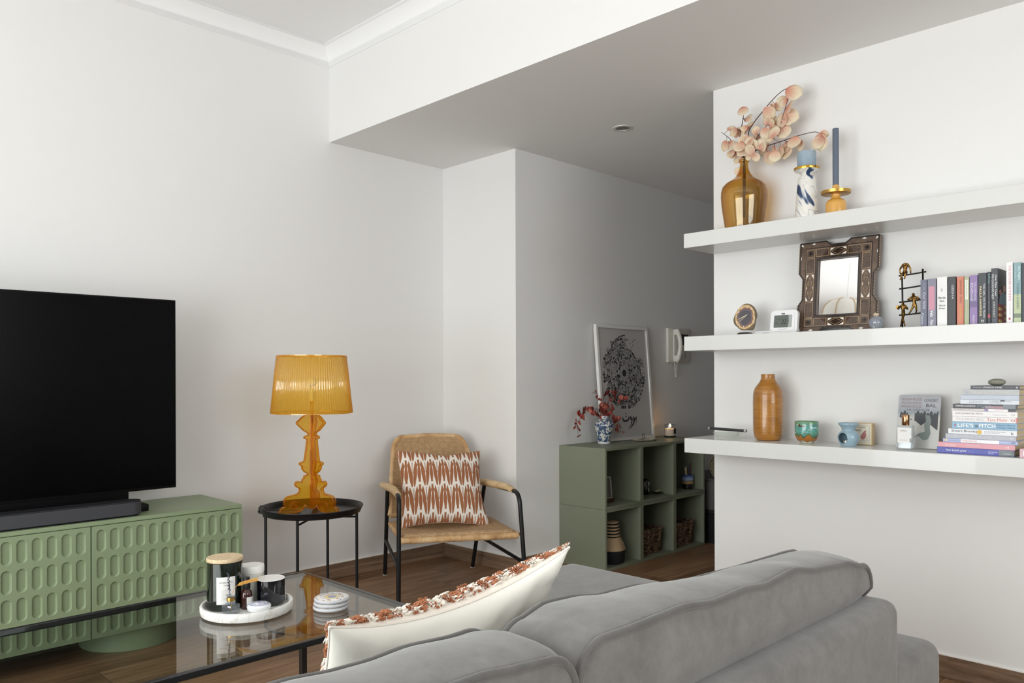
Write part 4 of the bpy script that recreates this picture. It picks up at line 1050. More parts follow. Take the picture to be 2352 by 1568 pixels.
# ------------------------------------------------------------------ contents of the cubes
zl, zu = .0165, .3670
m_silver = Mat('silver_frame', 'a9a69d', .3, .9, var=.1); m_photo = Mat('dark_photo', '55534c', .4, var=.5, vs=60)
pf = thing('photo_frame', 'small silver photo frame on a dark wooden foot in the upper left green cube', 'photo frame', (3.735, 2.96, zu), -.35)
MB().box(-.05, .045, -.03, .03, 0, .020, .003).obj('wooden_foot', Mat('dark_wood', '3a1d12', .5, var=.2), pf)
MT = Matrix.Translation((0, -.005, .018)) @ Matrix.Rotation(-.16, 4, 'X')
mb = MB(); 
for b in ((-.045, .045, 0, .008), (-.045, .045, .122, .130), (-.045, -.037, .008, .122), (.037, .045, .008, .122)): mb.box(b[0], b[1], -.005, .004, b[2], b[3], M=MT)
mb.obj('frame', m_silver, pf, bevel=.0012); MB().box(-.037, .037, 0, .003, .008, .122, M=MT).obj('picture', m_photo, pf)
bv = thing('cross_vase', 'small black rounded vase with a white cross in the upper middle green cube', 'vase', (4.150, 2.975, zu))
MB().lathe([(.001, 0), (.030, 0), (.038, .012), (.041, .04), (.038, .07), (.026, .092), (.014, .098), (.001, .098)], 36).obj('body', m_blackc, bv)
FB = frame((-.0107, -.0397, .02), (.964, -.262, 0), (0, 0, 1)); mb = MB().box(-.0015, .0015, 0, .024, 0, .0025, M=FB).box(-.0015, .0015, .036, .062, .0, .0025, M=FB).box(-.009, .009, .049, .052, 0, .0025, M=FB); mb.obj('cross', m_inkw, bv)
br = thing('wooden_boat', 'flat dark dish with light wooden sticks in the upper middle green cube', 'dish', (4.235, 2.93, zu), .1)
mb = MB().surf(lambda u, v: ((u-.5)*.15, (v-.5)*.06*sin(PI*min(1, max(0, u)))**.6, .004+.030*abs(u-.5)**2*4*.5), 16, 8); o = mb.obj('dish', m_black, br); sm = o.modifiers.new('t', 'SOLIDIFY'); sm.thickness = .003
MB().tube([(-.04, -.005, .013), (.04, .004, .016)], .004, 8).obj('stick', m_cork, br); MB().tube([(-.02, .008, .013), (.055, .0, .024)], .0035, 8).obj('stick', m_cork, br)
m_pot = Mat('landscape_pot', '6f86ad', .25, coat=.5); x, y, z = m_pot.xyz(); zz = z+(m_pot.noise(22, 3)-.5)*.012
m_pot.base(m_pot.ramp(zz*10.0, [(0, '0e0d10'), (.30, '0e0d10'), (.36, 'a98d5e'), (.50, 'b79a66'), (.53, '1a1c26'), (.57, '9fb0cc'), (.72, '8fa6cf'), (.90, '3b5796')]))
pt = thing('brush_pot', 'blue and sand painted ceramic pot holding brushes in the upper right green cube', 'pot', (4.548, 2.915, zu))
MB().lathe([(.001, 0), (.034, 0), (.037, .004), (.038, .090), (.0365, .092), (.035, .090), (.034, .006), (.001, .006)], 40).obj('pot', m_pot, pt)
for k, (dx, dy, tx, ty, L, c, lb) in enumerate(((-.020, -.01, -.045, -.01, .145, m_cork, 'light wooden brush leaning left in the painted pot, the leftmost'), (-.010, -.012, -.025, -.005, .150, m_cork, 'light wooden brush with a thick tip in the painted pot, second from left'), (.012, .006, .018, .0, .150, Mat('blue_pen', '1c2352', .4, var=.05), 'dark blue pen standing in the painted pot'), (.026, -.002, .040, .0, .170, Mat('red_pen', '5a1a14', .4, var=.05), 'dark red pen at the right of the painted pot'))):
    p0 = Vector((dx*.5, dy*.5, .008)); p1 = Vector((tx, ty, L)); b = thing('paint_brush' if k < 2 else 'pen', lb, 'brush' if k < 2 else 'pen', (4.548, 2.915, zu))
    MB().tube([p0, p0.lerp(p1, .8)], .0034, 8).obj('handle', c, b); MB().tube([p0.lerp(p1, .8), p0.lerp(p1, .88), p1], [.0036, .005, .002], 8).obj('tip', c, b)
# striped straw bag
m_straw = Mat('striped_straw', 'bfa27c', .85); x, y, z = m_straw.xyz()
band = (z.gt(.150))*((z/.0185).frac().lt(.45)); w_ = ((z/.0035)*PI).sin().abs()
m_straw.base(m_straw.mix((band+z.lt(.078)).clamp(), 'c2a682', '15161a')); m_straw.bump(w_, .6, .002)
bg_ = thing('straw_bag', 'straw bag with black stripes and a black base in the lower left green cube', 'bag', (3.742, 2.915, zl), .3)
MB().lathe([(.001, 0), (.072, 0), (.078, .01), (.081, .055), (.085, .078), (.070, .115), (.051, .146), (.046, .20), (.040, .236), (.030, .240), (.001, .238)], 48, fn=lambda r, z, a: r*(1+.06*cos(2*a)+.03*cos(3*a+1))).obj('body', m_straw, bg_)
MB().surf(lambda u, v: (.058+.040*v*(1-abs(u-.5)), -.03+.06*u, .150-.075*v), 10, 10).obj('flap', m_straw, bg_).modifiers.new('t', 'SOLIDIFY').thickness = .004
# wicker baskets
m_wick = Mat('dark_wicker', '5d4836', .7); n = m_wick.noise(60, 3); m_wick.base(m_wick.ramp(n, [(.3, '33261c'), (.5, '6b5440'), (.7, '9c8468')]))
def basket(name, label, loc, w, d, h, rz):
    root = thing(name, label, 'basket', loc, rz, 'wicker baskets in the green cubes'); Rb = random.Random(2); rows = int(h/.0125)
    mb = MB()
    def per(u, k, o=0):  # rounded rectangle perimeter
        a = u*2*PI; c, s = cos(a), sin(a); e = .35; f = 1-.12*(1-k)
        return Vector(((w/2+o)*f*abs(c)**e*(1 if c > 0 else -1), (d/2+o)*f*abs(s)**e*(1 if s > 0 else -1), 0))
    for r in range(rows):
        k = r/rows; pts = []
        for i in range(120):
            u = i/120; o = .004*sin(i*PI/2.5+PI*(r % 2)); p = per(u, k, o); p.z = .006+r*.0125+.0015*sin(i*.9+r); pts.append(p)
        mb.tube(pts, .0062, 6, closed=True)
    mb.obj('woven_body', m_wick, root, smooth=180)
    mb = MB()
    for st_ in range(2):
        pts = []
        for i in range(160): u = i/160; p = per(u, 1, .004*cos(i*.8+PI*st_)); p.z = h+.004+.006*sin(i*.8+PI*st_); pts.append(p)
        mb.tube(pts, .0060, 6, closed=True)
    mb.obj('braided_rim', m_wick, root, smooth=180)
    mb = MB()
    for i in range(40):
        p = per(i/40, 0); q = per(i/40, 1); q.z = h; mb.tube([p, q], .003, 5)
    mb.obj('stakes', m_wick, root, smooth=180)
    MB().box(-w/2*.86, w/2*.86, -d/2*.86, d/2*.86, .002, .008).obj('bottom', m_wick, root)
    pts = [(-.035, -d/2-.008, h*.55), (-.038, -d/2-.016, h*.75), (-.02, -d/2-.018, h*.86), (.02, -d/2-.018, h*.86), (.038, -d/2-.016, h*.75), (.035, -d/2-.008, h*.55)]
    MB().tube(smooth_path(pts, 4), .005, 7).obj('handle', m_wick, root)
basket('wicker_basket', 'dark woven wicker basket in the lower middle green cube', (4.100, 2.968, zl), .205, .20, .140, 0)
basket('wicker_basket', 'dark woven wicker basket in the lower right green cube', (4.436, 2.958, zl), .225, .20, .140, 0)
# ------------------------------------------------------------------ past the cubes
m_blackm = Mat('black_bench', '121214', .5, var=.05)
bn = thing('shoe_bench', 'low black bench on the hall floor beyond the green cubes', 'bench', (5.01, 2.90, 0))
MB().box(-.33, .33, -.24, .24, .19, .215, .003).obj('seat', m_blackm, bn)
for sx in (-1, 1): MB().box(sx*.31-.02, sx*.31+.02, -.23, .23, 0, .19).obj('side_panel', m_blackm, bn)
MB().box(-.29, .29, .20, .22, .02, .19).box(-.29, .29, -.22, .20, .05, .065).obj('lower_shelf', m_blackm, bn)
m_gbox = Mat('grey_felt', '5e5c5a', .95, var=.05, vs=60)
gb = thing('storage_box', 'grey fabric storage box on the black bench, under the rolled mat', 'box', (5.01, 2.90, .2155))
MB().box(-.32, .30, -.22, .23, 0, .195, .008).obj('body', m_gbox, gb); MB().box(-.323, .303, -.223, .233, .195, .207, .004).obj('lid', m_gbox, gb)
m_mat = Mat('cream_mat', 'b5a98f', .9, var=.1, vs=40); m_matd = Mat('mat_dark_side', '3a332c', .9, var=.1)
rm = thing('rolled_mat', 'rolled cream mat showing its spiral end beyond the green cubes', 'rolled mat', (4.84, 2.795, .4235), -PI/2)
ax = Vector((.0, 1, 0)); mb = MB(); t_ = .0035; pts = []
for i in range(150):
    a = i*.2; rr = .016+.0019*a; pts.append(Vector((rr*cos(a)*1.0, 0, .085+rr*sin(a)*1.18)))
for i in range(len(pts)-1):
    pass
vs = []; 
for p in pts:
    c = Vector((0, 0, .085)); d = (p-c).normalized()
    for y in (-.10, .12):
        for o in (-t_/2, t_/2): q = p+d*o; vs.append((q.x, y, q.z))
fs = []
for i in range(len(pts)-1):
    a, b = 4*i, 4*i+4; fs += [(a, b, b+2, a+2), (a+1, a+3, b+3, b+1), (a, a+1, b+1, b), (a+2, b+2, b+3, a+3)]
MB().add(vs, fs).obj('mat', m_mat, rm, smooth=60)
MB().lathe([(.001, 0), (.014, 0), (.014, .21), (.001, .21)], 20, M=Matrix.Translation((0, -.095, .085)) @ Matrix.Rotation(-PI/2, 4, 'X')).obj('core', m_matd, rm)
# ------------------------------------------------------------------ things on the shelves (local x runs to the viewer's right, local -y faces the room)
RW = -PI/2
ZA, ZB, ZL = SZ[0]+.0004, SZ[1]+.0004, SZ[2]+.0004
def sthing(name, label, cat, x, y, z, group=None, rz=0): return thing(name, label, cat, (x, y, z), RW+rz, group)
# --- top shelf: amber demijohn with pale dried branches
m_amv = thin_glass('amber_glass', (.93, .80, .42), .06, diffuse=.07, dcol='b8860c', trans_w=.6, edge=(.80, .52, .12))
dj = sthing('demijohn_vase', 'large amber glass bottle vase holding pale dried branches on the top shelf', 'vase', 3.082, 1.693, ZA)
pr = [(.001, 0), (.070, 0), (.078, .004), (.0795, .012), (.088, .070), (.0935, .110), (.096, .145), (.0955, .165), (.090, .187), (.076, .203), (.058, .214), (.043, .2235), (.031, .237), (.0225, .252), (.0185, .268), (.0165, .285), (.0165, .289), (.0215, .291), (.0222, .295), (.0205, .299), (.0185, .3015), (.0190, .3035)]
inn = [(max(.001, r-.003), z+(.004 if z < .01 else 0)) for r, z in pr[::-1] if z < .30]
MB().lathe(pr+inn, 64).obj('bottle', m_amv, dj, smooth=70)
m_pstem = Mat('purple_brown_twig', '4a2428', .6, var=.1)
m_pleaf = Mat('pale_blush_leaf', 'ead3b0', .75)
_a = m_pleaf.N('Attribute', attribute_name='leaf_uv'); lx, ly, lz = m_pleaf.xyz(_a.outputs['Vector'])
_t = m_pleaf.N('Math', operation='ARCTAN2'); m_pleaf.L(ly.k, _t.inputs[0]); m_pleaf.L((lx+1.08).k, _t.inputs[1]); ang_ = E(m_pleaf.nt, _t.outputs[0])
dist_ = ((lx+1.05)**2.0+ly*ly)**.5; vein = ((ang_*7.5).sin().abs().lt(.16))*dist_.lt(1.75)
blush = (1.0-dist_*.60).clamp()*.9*(m_pleaf.noise(9, 2)*1.8-.2).clamp()+vein*.5*(1.0-dist_*.5).clamp()
n = m_pleaf.noise(14, 2); m_pleaf.base(m_pleaf.mix(blush.clamp(), m_pleaf.ramp(n, [(.4, 'f6ecd4'), (.6, 'f1e0c4')]), 'd96a54'))
_tl = m_pleaf.N('BsdfTranslucent'); m_pleaf.L(m_pleaf.b.inputs['Base Color'].links[0].from_socket, _tl.inputs[0]); _mx = m_pleaf.N('MixShader'); _mx.inputs[0].default_value = .3
m_pleaf.L(m_pleaf.b.outputs[0], _mx.inputs[1]); m_pleaf.L(_tl.outputs[0], _mx.inputs[2]); m_pleaf.L(_mx.outputs[0], m_pleaf.out.inputs[0])
LEAF = [(1.734, 2.167, .011), (1.761, 2.174, .015), (1.684, 2.221, .02), (1.687, 2.203, .016), (1.673, 2.192, .011), (1.679, 2.169, .019), (1.687, 2.152, .016), (1.732, 2.148, .017), (1.787, 2.105, .019), (1.769, 2.112, .013), (1.732, 2.143, .016), (1.738, 2.089, .019), (1.688, 2.1, .024), (1.644, 2.118, .019), (1.638, 2.069, .02), (1.615, 2.069, .023), (1.688, 2.052, .024), (1.647, 2.049, .02), (1.606, 2.065, .022), (1.587, 2.016, .023), (1.627, 2.018, .016), (1.744, 2.052, .019), (1.658, 2.025, .013), (1.553, 2.012, .022), (1.503, 1.992, .024), (1.564, 2.04, .012), (1.52, 2.042, .023), (1.468, 2.049, .024), (1.542, 2.099, .023), (1.581, 2.099, .024), (1.586, 2.111, .019), (1.514, 2.103, .027), (1.522, 2.149, .026), (1.486, 2.162, .026), (1.572, 2.192, .023), (1.586, 2.166, .019), (1.558, 2.155, .019), (1.547, 2.217, .016), (1.524, 2.233, .019), (1.514, 2.22, .016), (1.476, 2.19, .023), (1.475, 2.254, .028), (1.36, 2.029, .028), (1.35, 2.059, .014), (1.73, 1.99, .015), (1.558, 2.128, .012), (1.632, 2.131, .016), (1.708, 2.148, .016), (1.547, 2.212, .011), (1.70, 2.075, .022), (1.72, 2.03, .018), (1.66, 2.09, .02)]
WB = [[(1.693, 1.78), (1.691, 2.026), (1.679, 2.099), (1.67, 2.137), (1.638, 2.17), (1.603, 2.205), (1.569, 2.244), (1.535, 2.272), (1.50, 2.276), (1.497, 2.226), (1.511, 2.172), (1.525, 2.139)],
      [(1.69, 1.80), (1.688, 2.024), (1.638, 2.047), (1.592, 2.057), (1.536, 2.066), (1.47, 2.077), (1.396, 2.078), (1.365, 2.064), (1.352, 2.060)],
      [(1.696, 1.79), (1.696, 2.028), (1.714, 2.084), (1.717, 2.134), (1.705, 2.191), (1.693, 2.223)],
      [(1.693, 1.80), (1.692, 2.026), (1.661, 2.079), (1.626, 2.114), (1.583, 2.142), (1.558, 2.131)],
      [(1.695, 1.78), (1.695, 2.027), (1.732, 2.088), (1.756, 2.126), (1.799, 2.163)]]
wp = lambda u, z, d: (3.082+d, u, z)
LEAF = [(u, z, r*1.16) for u, z, r in LEAF]+[(u+.016*sin(i*2.7), z-.014*abs(cos(i*1.9)), r*.9) for i, (u, z, r) in enumerate(LEAF) if i % 3 == 0 and z < 2.2]
spl = near_split([[q for q in s] for s in WB], LEAF)
for i, (s, lb) in enumerate(zip(WB, ('tallest pale leaved branch arching up to the right out of the amber vase', 'pale leaved branch reaching far right towards the blue candles from the amber vase', 'thick dark twig with pale leaves standing straight up in the amber vase', 'short pale leaved branch rising right in the middle of the amber vase', 'pale leaved branch spreading to the left out of the amber vase'))):
    st3 = [(u, z, (.0035*(i-2)) if k < 2 else max(-.03, min(.03, (.012*sin(k*1.1+i*2))))) for k, (u, z) in enumerate(s)]
    leafy('dried_branch', lb, 'dried branch', (3.082, 1.693, 1.735), [st3], spl[i], m_pstem, m_pleaf, wp, 'pale dried branches in the amber vase', .0021 if i != 2 else .003, 20+i, .55)
# --- marbled holder with blue pillar candle
m_mh = Mat('blue_marbled_ceramic', 'e4e1da', .2, coat=.4); x, y, z = m_mh.xyz()
n = m_mh.noise(7, 2, m_mh.vec(x+y*.6+z*.2, y*1.0, z*.5), dist=2.4)+(.17-z).mx(0)*.13; m_mh.base(m_mh.ramp(n, [(.335, '2c4262'), (.362, '7c8ba5'), (.385, 'e4e1da'), (.505, 'e8e5de'), (.514, '7384a0'), (.530, 'e6e3dc')]))
m_gold = Mat('gold', 'c79a3c', .2, 1.0, var=.04)
mh = sthing('candle_holder', 'tall blue and white marbled candle holder with a gold rim, right of the amber vase', 'candle holder', 3.08, 1.4185, ZA)
MB().lathe([(.001, 0), (.043, 0), (.0455, .004), (.0445, .03), (.0385, .12), (.0350, .165), (.0318, .177), (.0235, .183), (.0215, .188), (.026, .194), (.046, .203), (.0485, .206)], 48).obj('body', m_mh, mh)
MB().lathe([(.0485, .2062), (.0492, .209), (.0492, .2155), (.0470, .2165), (.001, .2165)], 48).obj('gold_rim', m_gold, mh)
m_bc = Mat('dusty_blue_wax', '8c9eae', .6); n = m_bc.noise(60, 4); x, y, z = m_bc.xyz(); m_bc.base(m_bc.ramp((n-.5)*.5+z*8.0+.3, [(.3, '8397a9'), (.85, 'a3b3bf')])); m_bc.bump(n, .3, .002)
pc = sthing('pillar_candle', 'thick dusty blue pillar candle on the marbled holder', 'candle', 3.08, 1.4185, ZA+.2168)
MB().lathe([(.001, 0), (.0355, 0), (.0362, .002), (.0362, .058), (.0340, .0625), (.0325, .0605), (.024, .055), (.001, .053)], 44, fn=lambda r, z, a: r).obj('wax', m_bc, pc)
MB().tube([(0, 0, .052), (.001, 0, .060)], .0009, 6).obj('wick', m_ink, pc)
# --- mustard holder with slim candle
m_must = Mat('mustard_glaze', 'd6a04c', .25, coat=.4, var=.04, vs=12)
yh = sthing('candlestick', 'round mustard yellow candlestick with a brass drip plate on the top shelf', 'candle holder', 3.08, 1.302, ZA)
MB().lathe([(.001, 0), (.034, 0), (.0375, .004), (.0385, .02), (.0388, .052), (.0375, .060), (.032, .068), (.0245, .072), (.0185, .075), (.0165, .080), (.0168, .088), (.0175, .091)], 40).lathe([(.0135, .095), (.0125, .099), (.0125, .127), (.010, .128)], 32).obj('body', m_must, yh)
MB().lathe([(.001, .0912), (.050, .0912), (.0545, .093), (.0560, .104), (.0552, .1042), (.0535, .0945), (.049, .0935), (.001, .0935)], 56).obj('drip_plate', m_brass, yh)
m_tc = Mat('slate_blue_wax', '5d6777', .55, var=.04, vs=10)
tc = sthing('taper_candle', 'tall slim slate blue candle standing in the mustard candlestick', 'candle', 3.08, 1.302, ZA+.1282)
MB().lathe([(.001, 0), (.0117, 0), (.0117, .216), (.0112, .2185), (.001, .2165)], 32).obj('wax', m_tc, tc)
# --- middle shelf: agate clock
m_ag = Mat('agate_slice', 'b08c5e', .2, coat=.5); x, y, z = m_ag.xyz(); r2 = ((x-.001)**2.0*1.25+(z-.076)**2.0)**.5*19.5+(m_ag.noise(32, 3)-.5)*.38
m_ag.base(m_ag.ramp(r2, [(.0, '44434c'), (.62, '4a4348'), (.655, '8c8494'), (.68, '4a3c44'), (.75, '7c5040'), (.82, 'b28c5e'), (.93, 'd2b688'), (.985, 'b8975f'), (1.0, '5e4c34')]))
cx_ = [(620, 165), (690, 180), (750, 215), (810, 260), (850, 310), (890, 370), (910, 430), (928, 500), (925, 560), (908, 620), (888, 680), (886, 740), (880, 800), (868, 865), (850, 920), (825, 948), (790, 960), (710, 958), (640, 950), (550, 952), (460, 945), (390, 900), (330, 850), (280, 810), (240, 780), (210, 730), (195, 680), (185, 635), (190, 590), (205, 540), (230, 480), (255, 425), (290, 370), (330, 310), (380, 260), (430, 215), (480, 190), (550, 168)]
ck = sthing('agate_clock', 'small clock made of a brown agate slice with white numerals on a dark foot', 'clock', 3.05, 1.6757, ZB)
SCL = 1/7000
ol = [((a-560)*SCL, .0775+(553-b)*SCL) for a, b in cx_]
MC = Matrix.Translation((0, .004, .0)) @ Matrix.Rotation(-.10, 4, 'X') @ frame((0, 0, 0), (1, 0, 0), (0, 0, 1))
MB().prism(ol, .008, MC).obj('dial', m_ag, ck, bevel=.001)
m_dw = Mat('ebony_foot', '1d1a19', .4, var=.1)
MB().prism([(-.032, 0), (.035, 0), (.034, .006), (.026, .011), (.016, .0125), (-.016, .0125), (-.024, .010), (-.031, .005)], .022, frame((0, .011, 0), (1, 0, 0), (0, 0, 1))).obj('foot', m_dw, ck, bevel=.001)
mb = MB()
for t_, (a, b) in {'1': (750, 330), '2': (820, 430), '3': (845, 575), '4': (815, 700), '5': (725, 835), '6': (535, 835), '7': (400, 780), '8': (305, 690), '9': (298, 545), '10': (345, 405), '11': (460, 300), '12': (615, 275)}.items():
    put_text(mb, t_, MC, (a-560)*SCL-.0018*len(t_)*(.6 if t_ == '1' else 1), .0775+(553-b)*SCL-.003, .0036*len(t_)*(.5 if t_ == '1' else 1), .0062, 0, t=.0084)
mb.obj('numerals', m_inkw, ck)
mb = MB()
for (a0, b0), (a1, b1), wd in (((630, 500), (350, 630), .0016), ((645, 490), (345, 735), .0010)):
    p = Vector(((a0-560)*SCL, .0775+(553-b0)*SCL, .0095)); q = Vector(((a1-560)*SCL, .0775+(553-b1)*SCL, .0095)); mb.tube([MC @ p, MC @ p.lerp(q, .6), MC @ q], [wd*.6, wd, wd*.3], 6)
mb.obj('hands', Mat('cream_hands', 'f2e6c4', .4, var=.01), ck)
# --- slim white box and thermostat
m_pl = Mat('white_plastic', 'e9e9ea', .35, var=.01)
wb = sthing('white_device', 'slim flat white plastic device lying between the clock and the thermostat', 'device', 3.10, 1.590, ZB)
MB().box(-.048, .028, -.035, .035, 0, .016, .003).obj('case', m_pl, wb); MB().box(-.012, .018, -.0355, -.0348, .006, .009).obj('logo_bar', Mat('grey_print', 'a8a8aa', .5, var=.02), wb)
th = sthing('thermostat', 'white digital thermostat with a grey display showing 22, left of the carved mirror', 'thermostat', 3.062, 1.5135, ZB+.0012)
MT = Matrix.Rotation(-.14, 4, 'X')
def rrect(w, h, r, n=6):
    out = []
    for cx0, cz0, a0 in ((w/2-r, h-r, 0), (-w/2+r, h-r, PI/2), (-w/2+r, r, PI), (w/2-r, r, 1.5*PI)):
        out += [(cx0+r*cos(a0+PI/2*i/n), cz0+r*sin(a0+PI/2*i/n)) for i in range(n+1)]
    return out
FT = MT @ frame((0, 0, .0), (1, 0, 0), (0, 0, 1))
MB().prism(rrect(.117, .0985, .018), .022, FT, -.022).obj('case', m_pl, th, bevel=.003)
MB().prism([(x, z+.0095) for x, z in rrect(.098, .078, .012)], .003, FT, .0005).obj('front_plate', m_pl, th, bevel=.001)
m_lcd = Mat('lcd', '7f8580', .2, coat=.5); x, y, z = m_lcd.xyz(); m_lcd.base(m_lcd.mix((x*1.0+(z-.05).abs()*.12).gt(.0255), '59605a', 'a3aaa6'))
MB().prism([(x, z+.0245) for x, z in rrect(.077, .051, .003)], .0006, FT, .0036).obj('display', m_lcd, th)
mb = MB(); put_text(mb, '22', FT, -.006, .0385, .020, .019, .0, .003, .0046); put_text(mb, 'ROOM TEMP', FT, -.024, .058, .014, .0022, 0, 0, .0046); put_text(mb, 'AUTO', FT, -.034, .0405, .010, .003, .01, 0, .0046); mb.obj('digits', m_ink, th)
MB().box(-.007, .007, -.0045, -.0035, .0785, .0830, M=MT).obj('badge', m_ints, th)
MB().box(-.018, .018, -.0040, -.0033, .0175, .0185, M=MT).obj('slot', m_ints, th)
# --- carved inlaid mirror
MW, MHt = .322, .372
mr = sthing('inlaid_mirror', 'carved dark wooden mirror inlaid with mother of pearl diamonds on the middle shelf', 'mirror', 3.136, 1.3235, ZB)
mr.rotation_euler = (math.radians(-6.2), 0, RW); mr.rotation_mode = 'XYZ'
mr.matrix_world = Matrix.Translation((3.136, 1.3235, ZB+.002)) @ Matrix.Rotation(RW, 4, 'Z') @ Matrix.Rotation(math.radians(-6.0), 4, 'X')
hw = MW/2; nd = .017; ca, cb = .118, .030
hx_ = hw-ca; hz = .118
def quarter():
    q = [(hx_-cb, MHt-nd), (hx_, MHt-nd)]
    return q
right = [(.030, MHt-nd), (.052, MHt-.001), (hw-.004, MHt-.001), (hw, MHt-.006), (hw, MHt-.128), (hw-nd, MHt-.152), (hw-nd, .135), (hw, .110), (hw, .004), (hw-.004, 0), (.075, 0), (.052, .016), (0.03, .016)]
ol = right+[(-x, z) for x, z in right[::-1]]
ow, o0, o1 = .081, .069, .296   # half width, bottom and top of the opening
m_inl = Mat('inlaid_walnut', '5f4735', .35, coat=.35); x, y, z = m_inl.xyz(); n = m_inl.noise(40, 3)
lat_ = (((x+z)*900.0).sin()*((x-z)*900.0).sin()); v = m_inl.voro(170)
c = m_inl.ramp(n*.65+(lat_*.5+.5)*.35, [(.25, '3c2a20'), (.5, '5b4434'), (.8, '7f6850')]); m_inl.base(c); m_inl.bump(lat_, .3, .001)
# frame as four pieces of one mesh around the opening, front at local -y
FM = frame((0, 0, 0), (1, 0, 0), (0, 0, 1)); bm = bmesh.new()
def ring_prism(outer, inner, t, M, z0):
    """outer polygon with a rectangular hole, by splitting into left and right halves"""
    mb = MB()
    (ix0, ix1, iz0, iz1) = inner
    R_h = [p for p in outer if p[0] > 0]; L_h = [p for p in outer if p[0] < 0]
    polyR = [(0, iz1), (0, R_h[0][1])]+R_h+[(0, R_h[-1][1]), (0, iz0), (ix1, iz0), (ix1, iz1)]
    mb.prism(polyR, t, M, z0); mb.prism([(-x, z) for x, z in polyR[::-1]], t, M, z0); return mb
ring_prism(ol, (-ow, ow, o0, o1), .016, FM, 0).obj('frame', m_inl, mr)
m_ebony = Mat('ebony_border', '241813', .35, coat=.3, var=.15)
def border(mb, pts, wd, t0, closed=True):
    n = len(pts)
    for i in range(n if closed else n-1):
        a = Vector(pts[i]+(0,)); b = Vector(pts[(i+1) % n]+(0,)); d = b-a
        if d.length < 1e-6: continue
        d.normalize(); nn = Vector((-d.y, d.x, 0))
        vs = [a-nn*wd/2-d*wd/2, b-nn*wd/2+d*wd/2, b+nn*wd/2+d*wd/2, a+nn*wd/2-d*wd/2]
        mb.add([(v.x, v.y, t0) for v in vs]+[(v.x, v.y, t0+.0016) for v in vs], [(0, 1, 2, 3), (7, 6, 5, 4), (0, 4, 5, 1), (1, 5, 6, 2), (2, 6, 7, 3), (3, 7, 4, 0)], FM)
mb = MB(); inset = [(x*(1-.006/hw), .003+z*(1-.006/MHt)) for x, z in ol]; border(mb, inset, .005, .016)
bw = .046
ix, iz0, iz1 = .081, o0, o1
border(mb, [(-ix-.002, iz0-.002), (ix+.002, iz0-.002), (ix+.002, iz1+.002), (-ix-.002, iz1+.002)], .006, .016)
border(mb, [(-ix-.009, iz0-.009), (ix+.009, iz0-.009), (ix+.009, iz1+.009), (-ix-.009, iz1+.009)], .0024, .016)
oxx = hw-nd-.013; oz0, oz1 = .022, MHt-nd-.010
border(mb, [(-oxx, oz0), (oxx, oz0), (oxx, oz1), (-oxx, oz1)], .0022, .016)
mb.obj('ebony_bands', m_ebony, mr)
tan = MB(); mop = MB(); dk = MB()
m_tan = Mat('tan_inlay', 'b3987a', .4, var=.08, vs=80); m_mop = Mat('mother_of_pearl', 'f3eee6', .15, coat=.5, var=.03, vs=60)
def cell(x0, x1, z0, z1, kind):
    p = [(x0, z0), (x1, z0), (x1, z1), (x0, z1)]
    border(tan, p, .0014, .0161)
    w_, h_ = x1-x0, z1-z0; mx_, mz_ = (x0+x1)/2, (z0+z1)/2
    if kind == 'check':
        nx = max(2, round(w_/.006)); nz = max(2, round(h_/.006))
        for i in range(nx):
            for j in range(nz):
                if (i+j) % 2 == 0:
                    a, b = x0+.002+(w_-.004)*(i+.5)/nx, z0+.002+(h_-.004)*(j+.5)/nz; s1, s2 = (w_-.004)/nx*.5, (h_-.004)/nz*.5
                    dk.add([(a-s1, b, .0166), (a, b-s2, .0166), (a+s1, b, .0166), (a, b+s2, .0166)], [(0, 1, 2, 3)], FM)
    elif kind == 'star':
        for k in range(8):
            a = k*PI/4; dk.add([(mx_, mz_, .0166), (mx_+w_*.20*cos(a-.35), mz_+w_*.20*sin(a-.35), .0166), (mx_+w_*.42*cos(a), mz_+w_*.42*sin(a), .0166), (mx_+w_*.20*cos(a+.35), mz_+w_*.20*sin(a+.35), .0166)], [(0, 1, 2, 3)], FM)
    else:
        s = .0125; e = .0015
        for sx, sz in ((-1, -1), (1, -1), (1, 1), (-1, 1)):
            cx2, cz2 = mx_+sx*(w_/2-e), mz_+sz*(h_/2-e)
            if w_ > h_: pts = [(cx2, cz2), (cx2-sx*s*1.3, cz2), (cx2, cz2-sz*s*.75)]
            else: pts = [(cx2, cz2), (cx2-sx*s*.75, cz2), (cx2, cz2-sz*s*1.3)]
            mop.add([(a, b, .0168) for a, b in pts], [(0, 1, 2)], FM)
        d = (w_ if w_ > h_ else h_); 
        border(tan, [(mx_-w_*.42, mz_), (mx_, mz_-h_*.42), (mx_+w_*.42, mz_), (mx_, mz_+h_*.42)], .001, .0161)
        if h_ > w_:
            for q in (-1, 1):
                mop.add([(a, b, .0168) for a, b in ((mx_+q*(w_/2-.002), mz_), (mx_+q*(w_/2-.006), mz_-.006), (mx_+q*(w_/2-.006), mz_+.006))], [(0, 1, 2)], FM)
                cc2 = [(mx_+.006*cos(k*PI/6), mz_+q*h_*.17+.006*sin(k*PI/6)) for k in range(12)]; border(tan, cc2, .0012, .0162)
Wd = .036; xA = ix+.014; xB = xA+.033
zt0, zt1 = iz1+.013, iz1+.013+.030; zb1, zb0 = iz0-.013, iz0-.013-.030
